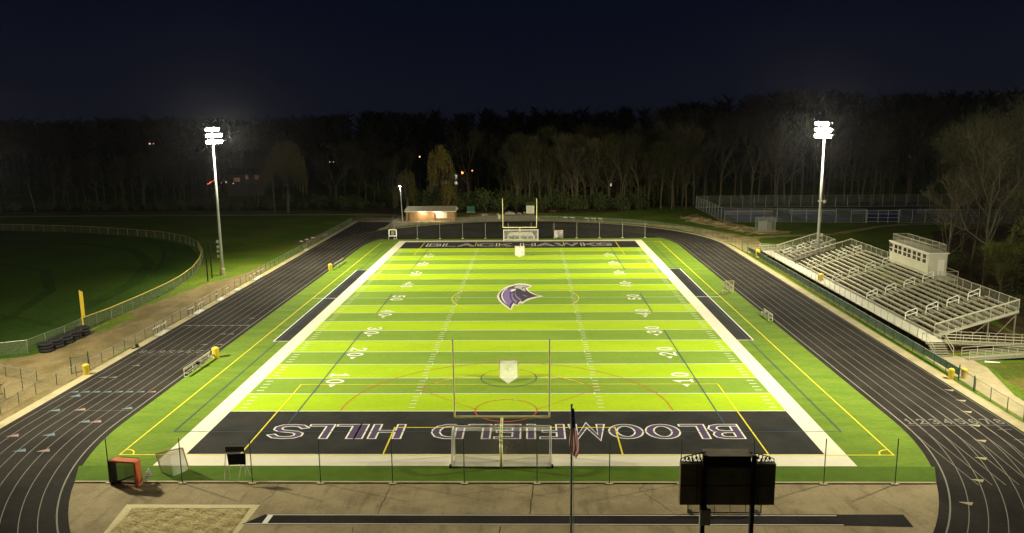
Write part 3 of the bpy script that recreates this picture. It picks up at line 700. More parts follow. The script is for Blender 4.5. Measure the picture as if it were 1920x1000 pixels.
# ------------------------------------------------------------------ fences
def fence(name, label, pts, h, step=2.5, post='galv', mesh='chain_link', rail='galv', pr=.035, cat='fence', group=None, bottom=False, closed_gate=None, rail_r=None, rail_name='top_rail', zmesh=(0.03, None), screen=None):
    x0, y0 = pts[0]
    t = thing(name, label, cat, (x0, y0, 0), 0, group)
    P = []
    for a, b in zip(pts[:-1], pts[1:]):
        a, b = Vector(a), Vector(b); n = max(1, round((b - a).length / step))
        for i in range(n): P.append(a.lerp(b, i / n))
    P.append(Vector(pts[-1]))
    pm = M().tube((0, 0, 0), (0, 0, h + .03), pr, 6).mesh('post', post)
    idx = list(range(len(P)))
    if len(P) > 98:                                   # the farthest posts of a very long fence as one
        near = sorted(idx, key=lambda i: (P[i] - Vector((2.2, -66))).length)[:96]
        rest = M()
        for i in idx:
            if i not in near: rest.tube((P[i].x - x0, P[i].y - y0, 0), (P[i].x - x0, P[i].y - y0, h + .03), pr, 5)
        ro = rest.build('far_posts', post, t); ro['kind'] = 'stuff'; idx = near
    for i in idx: link('post', pm, t, (P[i].x - x0, P[i].y - y0, 0))
    q = [(p.x - x0, p.y - y0) for p in P]
    rm = M(); rr = rail_r or pr * .7
    for a, b in zip(q[:-1], q[1:]):
        rm.tube((*a, h), (*b, h), rr, 6)
    rm.build(rail_name, rail, t)
    if bottom:
        rm = M()
        for a, b in zip(q[:-1], q[1:]): rm.tube((*a, .08), (*b, .08), rr * .8, 5)
        rm.build('bottom_rail', rail, t)
    def panel(z0, z1, m, nm, off=0):
        w = M(); w.uv = []; u = 0
        for i, a in enumerate(q):
            if i: u += math.dist(q[i - 1], a)
            w.v += [(a[0] + off, a[1], z0), (a[0] + off, a[1], z1)]; w.uv += [(u, z0), (u, z1)]
        for i in range(len(q) - 1): w.f.append((2 * i, 2 * i + 2, 2 * i + 3, 2 * i + 1))
        return w.build(nm, m, t)
    if mesh: panel(zmesh[0], h, mesh, 'wire_mesh')
    if screen: panel(screen[0], screen[1], 'green_screen', 'windscreen', screen[2])
    return t

fence('chain_link_fence', 'low chain link fence along the left side of the track, far stretch beyond the gate', [(-43.75, 12.2), (-43.75, 136)], 1.15, 2.45, 'green_post')
fence('chain_link_fence', 'low chain link fence along the near left track edge, before the yellow bin', [(-44.7, -26), (-44.7, 4.6), (-43.9, 10.0)], 1.15, 2.45, 'green_post')
fence('chain_link_fence', 'short low chain link fence above the brush at the left edge', [(-58, 14.0), (-51.1, 9.9), (-46.9, 8.3), (-46.6, 5.6), (-47.5, -6)], 1.15, 2.4, 'green_post')
fence('outfield_fence', 'long curved ball field fence with a yellow cap rail', [(-53.6, 28.2), (-52.9, 34), (-52.7, 42), (-52.8, 50), (-53.3, 56), (-54.6, 63.5), (-57, 72), (-60.5, 82), (-66, 93), (-72, 101), (-80, 108), (-88, 112.2), (-97, 116.2), (-110, 120.5), (-130, 124.3), (-160, 127), (-190, 127.6)], 1.55, 3.0, 'galv', 'chain_link', 'cap_yellow', rail_r=.075, rail_name='yellow_cap')
fence('chain_link_fence', 'bare topped chain link fence of the ball field behind the tires', [(-53.6, 28.0), (-53.6, 24.6), (-54.0, 21.4), (-54.2, 18.4), (-58, 16.6), (-66, 15), (-80, 14.5)], 1.5, 3.0, 'galv')
fence('chain_link_fence', 'low chain link fence curving behind the far bend of the track', [(44.5 * math.cos(R(a)), Y1 + 44.5 * math.sin(R(a))) for a in list(range(-3, 136, 3))], 1.1, 2.35, 'green_post')
fence('chain_link_fence', 'low green fence beside the corner of the far chute, left of the brick building', [(-34.6, 149), (-32.6, 127.2), (-31.4, 125.2)], 1.1, 1.9, 'green_post', 'chain_link_dense', 'green_metal')
fence('windscreen_fence', 'low chain link fence with dark green windscreen in front of the bleachers', [(43.75, 8.7), (43.9, 30), (44.1, 60), (44.0, 84.6)], 1.17, 2.4, 'green_post', 'chain_link', 'pole_paint', screen=(.38, 1.12, .05))
fence('chain_link_fence', 'low chain link fence at the near right edge of the track', [(43.45, 5.2), (43.35, 0), (43.2, -14)], 1.25, 2.4, 'green_post')
# gates
def gate(x, y, rz, w, h, label, m='green_metal'):
    t = thing('gate', label, 'gate', (x, y, 0), rz)
    f = M(); f.path([(0, 0, .1), (w, 0, .1), (w, 0, h), (0, 0, h), (0, 0, .1)], .03, 6); f.build('gate_frame', m, t)
    M().tube((0, 0, 0), (0, 0, h + .35), .06, 8).build('post', m, t); M().tube((w, 0, 0), (w, 0, h + .2), .06, 8).build('post', m, t)
    q = M(); q.uv = [(0, 0), (w, 0), (w, h), (0, h)]; q.v = [(0, 0, .1), (w, 0, .1), (w, 0, h), (0, 0, h)]; q.f = [(0, 1, 2, 3)]; q.build('wire_mesh', 'chain_link_dense', t)
gate(43.6, 8.3, R(-93), 2.9, 1.25, 'open green gate of the near right track fence, beside a yellow bin')
gate(-43.7, 12.0, R(-130), 1.7, 1.7, 'small dark gate behind the yellow bin on the left track fence')
gate(43.9, 84.9, R(100), 2.2, 1.6, 'green gate at the far corner of the bleachers')

# tennis court fence, 3.4 m high
def tall_fence(label, pts):
    return fence('court_fence', label, pts, 3.4, 3.4, 'galv', 'chain_link', 'galv', pr=.05, bottom=True, group='tall fences round the tennis courts')
tall_fence('tall chain link fence on the left side of the tennis courts', [(50.65, 131.3), (50.6, 165)])
tall_fence('tall chain link fence on the near side of the tennis courts', [(50.65, 131.3), (63.6, 131.0), (84.5, 128.6)])
tall_fence('tall chain link fence of the tennis courts right of the double gate', [(92.0, 127.4), (104, 126.4), (128, 126)])
tall_fence('dim tall chain link fence along the far side of the tennis courts', [(50.6, 165.2), (128, 165.2)])
t = thing('double_gate', 'pale barred double gate in the tennis court fence', 'gate', (84.6, 128.3, 0), R(-6))
f = M()
for x in (0, 2.6, 4.9, 7.3): f.tube((x, 0, 0), (x, 0, 3.1), .06, 8)
for z in (.35, 1.3, 2.2, 3.1): f.tube((0, 0, z), (7.3, 0, z), .05, 6)
f.build('gate_frame', 'pole_paint', t)
flat('tennis_surround', [(50.7, 131.4), (84, 128.9), (128, 126.6), (128, 165), (50.7, 165)], 0.014, 'court_green')
for k in range(4):
    x = 55.5 + 17 * k
    cg = M().rect(x, 135, x + 10.97, 158.8, 0.022); structure('tennis_court', cg, 'court_blue')
    l_ = M(); l_.ribbon([(x, 135), (x + 10.97, 135), (x + 10.97, 158.8), (x, 158.8)], .07, .028, True)
    for xx in (1.37, 9.6): l_.ribbon([(x + xx, 135), (x + xx, 158.8)], .06, .0285)
    l_.ribbon([(x + 1.37, 140.5), (x + 9.6, 140.5)], .06, .029); l_.ribbon([(x + 1.37, 153.3), (x + 9.6, 153.3)], .06, .029)
    structure('court_lines', l_, 'paint_white')
    nt = thing('tennis_net', '%s tennis net from the left inside the court fence' % ORD[k], 'tennis net', (x + 5.5, 146.9, 0))
    q = M(); q.uv = [(0, 0), (12.8, 0), (12.8, 1), (0, 1)]; q.v = [(-6.4, 0, .05), (6.4, 0, .05), (6.4, 0, 1.0), (-6.4, 0, 1.0)]; q.f = [(0, 1, 2, 3)]; q.build('net', 'net_dark', nt)
    M().beam((-6.4, 0, 1.0), (6.4, 0, 1.0), .05, .08).build('tape', 'white_paint', nt)
    for s in (-6.4, 6.4): M().tube((s, 0, 0), (s, 0, 1.07), .05, 6).build('post', 'green_metal', nt)

# storage cage by the courts
t = thing('storage_cage', 'small caged metal locker on a concrete slab by the tennis fence', 'cage', (56.2, 115.6, 0))
M().box(0, 0, .08, 4.6, 3.2, .12).build('slab', 'concrete_strip', t)
M().box(-.6, .1, 1.2, 1.7, 1.1, 2.1).build('locker', 'galv', t)
M().box(.85, .2, 1.1, .9, .9, 1.9).build('locker', 'dark_back', t)
f = M()
for x, y in ((-1.9, -1.2), (1.9, -1.2), (1.9, 1.2), (-1.9, 1.2), (0, -1.2)): f.tube((x, y, .1), (x, y, 3.0), .05, 6)
f.path([(-1.9, -1.2, 3), (1.9, -1.2, 3), (1.9, 1.2, 3), (-1.9, 1.2, 3), (-1.9, -1.2, 3)], .04, 6); f.build('cage_frame', 'galv', t)
q = M(); q.uv = []; 
for i, (x, y) in enumerate(((-1.9, -1.2), (1.9, -1.2), (1.9, 1.2), (-1.9, 1.2), (-1.9, -1.2))):
    q.v += [(x, y, .1), (x, y, 3)]; u = i * 3.1; q.uv += [(u, 0), (u, 3)]
for i in range(4): q.f.append((2 * i, 2 * i + 2, 2 * i + 3, 2 * i + 1))
q.build('wire_mesh', 'chain_link_dense', t)

# foul pole and black poles
t = thing('foul_pole', 'yellow foul pole standing by the ball field fence', 'foul pole', (-53.35, 28.1, 0))
M().tube((0, 0, 0), (0, 0, 5.1), .09, 10).build('pole', 'bin_yellow', t)
M().box(.22, 0, 3.4, .32, .03, 3.2).build('screen', 'bin_yellow', t)
for i, (x, y, h) in enumerate(((-50.2, 58.9, 5.9), (-50.6, 61.6, 5.5))):
    t = thing('black_pole', ('nearer' if i == 0 else 'farther') + ' of two tall black posts beside the ball field fence', 'post', (x, y, 0))
    M().tube((0, 0, 0), (0, 0, h), .11, 8).build('pole', 'black_metal', t)
    M().tube((0, 0, h), (0, 0, h + .05), .13, 8).build('cap', 'black_metal', t)
# tire stacks
def torus(b, r, rr, z, n=18, m=8):
    k = len(b.v)
    for i in range(n):
        a = 2 * math.pi * i / n
        for j in range(m):
            c = 2 * math.pi * j / m; q = r + rr * math.cos(c); b.v.append((q * math.cos(a), q * math.sin(a), z + rr * 1.0 * math.sin(c)))
    for i in range(n):
        for j in range(m):
            b.f.append((k + i * m + j, k + ((i + 1) % n) * m + j, k + ((i + 1) % n) * m + (j + 1) % m, k + i * m + (j + 1) % m))
tm = M(); torus(tm, .62, .19, 0); tire_me = tm.mesh('tire', 'rubber', True)
for i, (x, y) in enumerate(((-52.5, 18.9), (-52.3, 20.6), (-52.3, 22.4), (-52.2, 24.2), (-52.2, 26.0))):
    for k in range(3):
        o = link('tire', tire_me, None, (x + random.uniform(-.1, .1), y + random.uniform(-.1, .1), .2 + .36 * k), random.random())
        tag(o, 'black tire, %s of the %s stack from the camera by the ball field fence' % (('bottom', 'middle', 'top')[k], ORD[i]), 'tire', 'black tires stacked by the ball field fence')

# ------------------------------------------------------------------ goal posts
def football_goal(x, y, s, label):
    t = thing('goal_posts', label, 'goal posts', (x, y, 0), 0, 'yellow football goal posts')
    g_ = M(); yb = -2.45 * s; pts = [(0, yb, 0), (0, yb, 2.0)] + [(0, yb + s * (2.45 * (1 - math.cos(R(a)))), 2.0 + .98 * math.sin(R(a))) for a in range(15, 91, 15)]
    g_.path(pts, .11, 12); g_.build('support_post', 'goal_yellow', t, smooth=True)
    M().tube((0, yb, 0), (0, yb, 1.75), .2, 12).build('post_pad', 'goal_yellow', t) if False else None
    M().tube((-3.6, 0, 3.05), (3.6, 0, 3.05), .095, 10).build('crossbar', 'goal_yellow', t)
    for q in (-3.58, 3.58): M().tube((q, 0, 3.05), (q * 1.008, 0, 9.2), .065, 10).build('upright', 'goal_yellow', t)
football_goal(0, -9.144, 1, 'yellow goal posts at the near end zone')
football_goal(0, 100.58, -1, 'yellow goal posts at the far end of the field')
# soccer goals
def soccer_goal(x, y, s, label):
    """s = -1: net falls away towards -y"""
    t = thing('soccer_goal', label, 'soccer goal', (x, y, 0), 0, 'white soccer goals')
    w, h = 3.66, 2.44; d = 2.0
    f = M(); f.path([(-w, 0, 0), (-w, 0, h), (w, 0, h), (w, 0, 0)], .09, 10); f.build('front_frame', 'white_paint', t)
    for q in (-w, w): M().path([(q, 0, h), (q, s * .9, h), (q, s * d, .08), (q, 0, .08)], .055, 6).build('side_frame', 'white_paint', t)
    M().beam((-w, s * d, .1), (w, s * d, .1), .1, .1).build('ground_bar', 'white_paint', t)
    for q in (-w, w):
        b = M(); b.tube((q - .05 + (.1 if q > 0 else -.1), s * d, .14), (q + .05 + (.1 if q > 0 else -.1), s * d, .14), .16, 12); b.build('wheel', 'rubber', t)
    n = M(); n.uv = []
    prof = [(0, h), (s * .9, h), (s * d, .1)]
    u = 0
    for i, (yy, z) in enumerate(prof):
        if i: u += math.dist(prof[i - 1], prof[i])
        n.v += [(-w, yy, z), (w, yy, z)]; n.uv += [(0, u), (2 * w, u)]
    n.f = [(0, 1, 3, 2), (2, 3, 5, 4)]
    for q in (-w, w):
        k = len(n.v); n.v += [(q, 0, .05), (q, 0, h), (q, s * .9, h), (q, s * d, .1)]; n.uv += [(0, 0), (0, h), (.9, h), (d, 0)]; n.f.append((k, k + 1, k + 2, k + 3))
    n.build('net', 'net_white', t)
soccer_goal(0, -9.5, -1, 'white wheeled soccer goal on the near end line')
soccer_goal(.2, 101.0, 1, 'white soccer goal at the far end line')

# lacrosse goals
def lax(name, x, y, rz, label, fm='orange_frame', nm='net_lax', tilt=None, w=.92, h=1.83, d=2.1, cls='lacrosse goal', solid=False):
    t = thing(name, label, cls, (x, y, 0), rz)
    if tilt: t.rotation_euler = (R(tilt[0]), R(tilt[1]), rz)
    f = M(); f.path([(-w, 0, 0.03), (-w, 0, h), (w, 0, h), (w, 0, 0.03)], .045, 8); f.build('goal_frame', fm, t)
    M().path([(-w, 0, .03), (0, d, .03), (w, 0, .03)], .035, 6).build('base_bar', fm, t)
    n = M(); n.uv = []; N = 8
    for j in range(N + 1):                            # net panels from the frame to the rear point
        v = j / N; z = h * (1 - v); sag = .16 * math.sin(v * math.pi)
        for i in range(N + 1):
            u_ = -1 + 2 * i / N
            yy = d * v ** .9 * (1 - abs(u_)) ** (.9) + sag * (1 - abs(u_)) * .6
            n.v.append((u_ * w, yy, z * (1 - .05 * (1 - abs(u_))))); n.uv.append((u_ * w, z + yy))
    for j in range(N):
        for i in range(N):
            a = j * (N + 1) + i; n.f.append((a, a + 1, a + N + 2, a + N + 1))
    n.build('net', nm, t)
    return t
netmat('net_heavy', (0.85, 0.83, 0.76), 0.04, 0.0150)
lax('lacrosse_goal', 0, 9.5, R(180), 'white netted lacrosse goal on the turf inside the near blue circle', nm='net_heavy', fm='pale_frame')
lax('lacrosse_goal', .2, 82.6, R(180), 'small lacrosse goal before the far end zone, near the word HAWKS', nm='net_heavy', fm='pale_frame')
lax('lacrosse_goal', 31.2, 48.2, R(20), 'orange framed lacrosse goal at the right edge of the turf beside a bench', fm='pale_frame', nm='net_lax', d=1.7)
lax('lacrosse_goal', 8.4, 104.7, 0, 'tan lacrosse goal standing just right of the far goal posts', nm='net_heavy', fm='pale_frame', d=1.4)
# orange hockey-style goal turned on its face, open side to camera
t = thing('orange_goal', 'orange goal frame with dark netting on the near left corner of the pad', 'goal', (-26.4, -14.35, 0), R(-8))
f = M(); f.box(.95, .0, .95, .16, .62, 1.9); f.box(-.02, 0, 1.86, 1.78, .62, .12); f.build('goal_frame', 'orange_frame', t)
M().box(-.97, 0, .95, .12, .62, 1.9).build('side_panel', 'black_metal', t)
M().beam((-.90, -.15, .15), (.86, .3, .8), .10, .10).build('brace', 'black_metal', t); M().beam((-.9, .2, .06), (.86, .2, .06), .12, .1).build('ground_bar', 'black_metal', t)
n = M(); n.uv = []
for i, (x, y) in enumerate(((-.92, .3), (-.7, .85), (.70, .85), (.88, .3))): n.v += [(x, y, .05), (x, y * .8, 1.8)]; n.uv += [(i * .8, 0), (i * .8, 1.8)]
n.f = [(0, 2, 3, 1), (2, 4, 5, 3), (4, 6, 7, 5)]; n.build('net', 'net_black', t)
n = M()
for i in range(7): n.tube((1.1 + .03 * i, .1 + .1 * i, .25 + .12 * i), (1.5, .5 + .05 * i, .5 + .1 * math.sin(i * 2)), .07, 5, .03)
n.build('bundled_net', 'net_white_solid', t)
lax('lacrosse_goal', -23.9, -12.1, R(195), 'white netted lacrosse goal leaning on its side by the near left turf corner', fm='pale_frame', nm='net_heavy', tilt=(-14, 7), h=1.9, d=1.0)

# black board on thin legs
t = thing('sign_board', 'black double board on thin metal legs at the near left turf edge', 'board', (-18.9, -13.4, 0), R(4))
M().box(0, .05, 2.28, 1.3, .06, .42).build('panel', 'black_metal', t)
b = M(); b.add([(-.55, -.05, 1.95), (.75, -.05, 1.95), (.85, -.45, 1.3), (-.35, -.45, 1.3), (-.55, 0, 1.95), (.75, 0, 1.95), (.85, -.4, 1.3), (-.35, -.4, 1.3)], [(0, 1, 2, 3), (7, 6, 5, 4), (0, 4, 5, 1), (1, 5, 6, 2), (2, 6, 7, 3), (3, 7, 4, 0)])
b.build('panel', 'black_metal', t)
for a, c in (((-.65, 0, 2.0), (-.85, -.15, 0)), ((-.35, -.4, 1.3), (-.45, -.1, 0)), ((.6, 0, 2.0), (.2, -.3, 0)), ((.8, -.4, 1.3), (1.15, -.1, 0)), ((.6, 0, 2.0), (.55, .3, 0))):
    M().tube(a, c, .028, 6).build('leg', 'white_paint', t)
M().path([(-.85, -.15, .02), (-.45, -.1, .02)], .022, 6).build('foot_bar', 'galv', t); M().path([(.3, 0, .9), (1.1, -.05, .9)], .018, 6).build('cross_bar', 'galv', t)

# ball stop netting at each end
def netting(y, xs_, label, post, lo=.25):
    t = thing('ball_stop_net', label, 'netting', (0, y, 0))
    pm = M().tube((0, 0, 0), (0, 0, 3.4), .036, 8).mesh('post', post)
    fm = M().box(0, 0, .06, .5, .28, .1).mesh('post_base', 'mark_cream')
    for x in xs_:
        p = link('post', pm, t, (x, 0, 0)); link('post_base', fm, p)
    n = M(); n.uv = []
    for i, x in enumerate(xs_):
        n.v += [(x, 0, lo), (x, 0, 3.25)]; n.uv += [(x, lo), (x, 3.25)]
        if i < len(xs_) - 1: m_ = (x + xs_[i + 1]) / 2; n.v += [(m_, 0, lo), (m_, 0, 3.1)]; n.uv += [(m_, lo), (m_, 3.1)]
    for i in range(len(n.v) // 2 - 1): n.f.append((2 * i, 2 * i + 2, 2 * i + 3, 2 * i + 1))
    n.build('net', 'net_thin', t)
netting(-14.15, [-27.7, -22.5, -17.5, -12.65, -7.55, -2.5, 2.6, 7.65, 12.6, 17.6, 22.5, 27.4], 'tall thin black netting on slim posts behind the near end line', 'green_post')
netting(105.3, [-27.6, -22.55, -17.6, -12.6, -7.6, -2.6, 2.4, 7.4, 12.35, 17.3, 22.3, 27.2], 'thin netting on pale posts behind the far end line', 'galv')

# ------------------------------------------------------------------ benches, bins and small things by the turf
def bench(x, y, rz, L, label, m='white_paint', back=True, sc_='alu'):
    t = thing('team_bench', label, 'bench', (x, y, 0), rz)
    M().box(0, 0, .45, L, .28, .05).build('seat', sc_, t)
    if back: M().box(0, .27, .80, L, .05, .24).build('backrest', sc_, t)
    k = max(2, round(L / 1.9) + 1)
    for i in range(k):
        xx = -L / 2 + .25 + (L - .5) * i / (k - 1)
        b = M(); b.path([(xx, -.25, .02), (xx, .36, .02), (xx, .30, .85)], .03, 6); b.tube((xx, -.12, .02), (xx, -.1, .44), .03, 6); b.tube((xx, .3, .35), (xx, -.1, .42), .025, 6); b.build('leg', m, t)
    return t
bench(-32.35, 12.7, R(88), 6.2, 'long aluminium bench at the left turf edge with a yellow bin at its far end')
bench(-31.9, 73.0, R(88), 6.0, 'pale green bench at the left edge of the turf beyond the midfield', 'green_metal')
bench(32.35, 33.2, R(-88), 3.4, 'white bench at the right edge of the turf, nearer the camera')
bench(31.9, 51.3, R(-90), 4.4, 'white bench at the right edge of the turf behind the lacrosse goal')
def barrel(x, y, label, h=1.1, r=.33, m='bin_yellow', z=0):
    t = thing('trash_barrel', label, 'trash barrel', (x, y, z), random.random())
    M().tube((0, 0, 0), (0, 0, h * .78), r * .88, 14, r).build('barrel', m, t, smooth=False)
    b = M(); b.tube((0, 0, h * .78), (0, 0, h * .92), r * 1.06, 14, r * .98); b.tube((0, 0, h * .92), (0, 0, h), r * .98, 14, r * .5); b.build('lid', m, t)
    M().box(r * .96, 0, h * .86, .05, .26, .09).build('flap', 'black_metal', t)
barrel(-32.1, 16.3, 'yellow lidded bin at the end of the long left bench', 1.25, .38)
barrel(-32.6, 68.6, 'yellow bin beside the pale green bench on the left', 1.1, .36)
barrel(-43.2, 10.6, 'yellow bin standing by the small gate of the left track fence', 1.15, .33)
barrel(43.1, 8.75, 'yellow bin chained to the near right gate of the track fence', 1.1, .27)
barrel(44.4, 8.9, 'second yellow bin just behind the near right gate, half hidden', 1.05, .27)
barrel(44.3, 79.4, 'pale yellow barrel by the far corner of the bleachers', 1.5, .4)
barrel(-5.9, 140.6, 'small pale bin on the path behind the far bend', 1.15, .36, 'mark_cream')
barrel(46.1, 52.4, 'yellow box-like bin on the front walkway of the bleachers', 1.05, .45, z=1.06)
b = thing('jacket', 'pink and black jacket heaped on the long left bench', 'clothing', (-32.35, 12.9, .475), R(80))
q = M(); N = 10
for j in range(N + 1):
    for i in range(N + 1):
        x = (i / N - .5) * .9; y = (j / N - .5) * .5; q.v.append((x, y, max(0.0, .26 * (1 - (2 * x / .9) ** 2) * (1 - (2 * y / .5) ** 2) + .05 * math.sin(9 * x + 5 * y))))
for j in range(N):
    for i in range(N): a = j * (N + 1) + i; q.f.append((a, a + 1, a + N + 2, a + N + 1))
q.build('cloth', 'mark_pink', b); M().box(-.35, .1, .15, .3, .3, .3).build('sleeve', 'black_metal', b)
t = thing('goal_target', 'white square rebound frame on legs at the far left corner of the turf', 'frame', (-27.9, 105.0, 0))
f = M(); f.path([(-.8, 0, .75), (.8, 0, .75), (.8, 0, 2.1), (-.8, 0, 2.1), (-.8, 0, .75)], .12, 6); f.build('frame', 'white_paint', t)
M().box(0, .02, 1.4, .7, .05, .8).build('panel', 'dark_back', t)
for s in (-.8, .8): M().path([(s, 0, .75), (s * 1.15, -.3, .02)], .05, 6).build('leg', 'white_paint', t)
# bench structure seen through the far soccer goal
t = thing('long_jump_mat', 'pale covered mat on a frame standing in the far soccer goal', 'mat', (.2, 104.3, 0))
m_ = M(); m_.add([(-3.0, -.5, .75), (3.0, -.5, .75), (2.4, .7, 1.45), (-2.4, .7, 1.45), (-3.0, -.35, .65), (3.0, -.35, .65), (2.4, .9, 1.3), (-2.4, .9, 1.3)], [(0, 1, 2, 3), (7, 6, 5, 4), (0, 4, 5, 1), (1, 5, 6, 2), (2, 6, 7, 3), (3, 7, 4, 0)])
m_.build('cover', 'panel_white', t)
for x in (-2.8, -1.4, 0, 1.4, 2.8): M().box(x, .1, .35, .3, .5, .7).build('leg', 'panel_white', t)

# hurdles along the fences
def make_hurdle():
    t = thing('hurdle', 'x', 'hurdle', (0, 0, 0), 0, 'track hurdles parked along the fences')
    M().box(0, 0, .98, 1.15, .035, .09).build('top_board', 'white_paint', t)
    for s in (-.5, .5):
        b = M(); b.tube((s, 0, .05), (s, 0, 1.0), .025, 6); b.build('upright', 'black_metal' if s < 0 else 'galv', t)
        M().box(s, -.28, .04, .05, .75, .05).build('foot', 'galv', t)
    M().beam((-.5, 0, .35), (.5, 0, .35), .03, .03).build('cross_bar', 'galv', t)
    return t
hp = make_hurdle(); first = True
hs = [(-43.1, 25.4), (-43.05, 26.3), (-42.95, 27.4), (-43.15, 28.4), (-43.1, 35.6), (-43.1, 36.5), (-43.0, 38.2), (-43.1, 39.4), (-43.1, 44.6), (-43.1, 48.6), (-43.1, 58.6), (-43.05, 60.3), (-43.1, 62.4), (-43.1, 64.3), (-43.1, 89.5), (-43.1, 91), (-43.1, 106.3), (-43.1, 108.0)]
for i, (x, y) in enumerate(hs):
    lab = '%s hurdle from the camera along the left track fence' % ORD[i]
    if first: hp.location = (x, y, .02); hp.rotation_euler = (0, 0, R(95)); hp['label'] = lab; first = False
    else: dup(hp, (x, y, .02), R(90 + random.uniform(-14, 14)), lab)
j = 0
for a, s_ in ((126.5, 'nearest the brick building'), (124, 'second from the brick building'), (121, 'third from the brick building'), (75, 'first of the right row'), (72.6, 'second of the right row'), (67.5, 'third of the right row'), (65.1, 'fourth of the right row'), (62.6, 'last of the right row')):
    dup(hp, (43.1 * math.cos(R(a)), Y1 + 43.1 * math.sin(R(a)), .02), R(a - 90), 'hurdle behind the far bend of the track, ' + s_)
def pad(x, y, L, lab):
    t = thing('foam_mat', lab, 'mat', (x, y, 0), R(92))
    M().box(0, 0, .10, L, .75, .14).build('mat', 'panel_white', t); M().box(L * .2, .1, .2, L * .4, .4, .06).build('folded_flap', 'white_paint', t)
for x, y, L, s_ in ((-42.75, 26.6, 2.4, 'first'), (-42.75, 37.3, 2.4, 'second'), (-42.75, 45.0, 1.8, 'third'), (-42.75, 51.7, 1.3, 'fourth'), (-42.8, 61, 3.2, 'fifth'), (-42.9, 90.2, 2.4, 'sixth')):
    pad(x, y, L, s_ + ' white mat from the camera lying by the left track fence')
t = thing('starting_block', 'small black starting block by the left kerb of the track', 'block', (-42.9, 20.2, 0), R(60))
M().box(0, 0, .08, .9, .2, .1).build('rail', 'black_metal', t); M().box(.2, 0, .28, .25, .3, .3).build('pedal', 'black_metal', t)
for i, (x, y) in enumerate(((-47.3, 102), (-46.8, 104.5), (-46.2, 107.2))):
    o = M(); torus(o, .35, .12, .14, 12, 6); o = o.build('white_block', 'panel_white', None, loc=(x, y, 0)); tag(o, '%s small white ring lying on the dirt patch left of the track' % ORD[i], 'ring', 'white rings on the dirt patch')

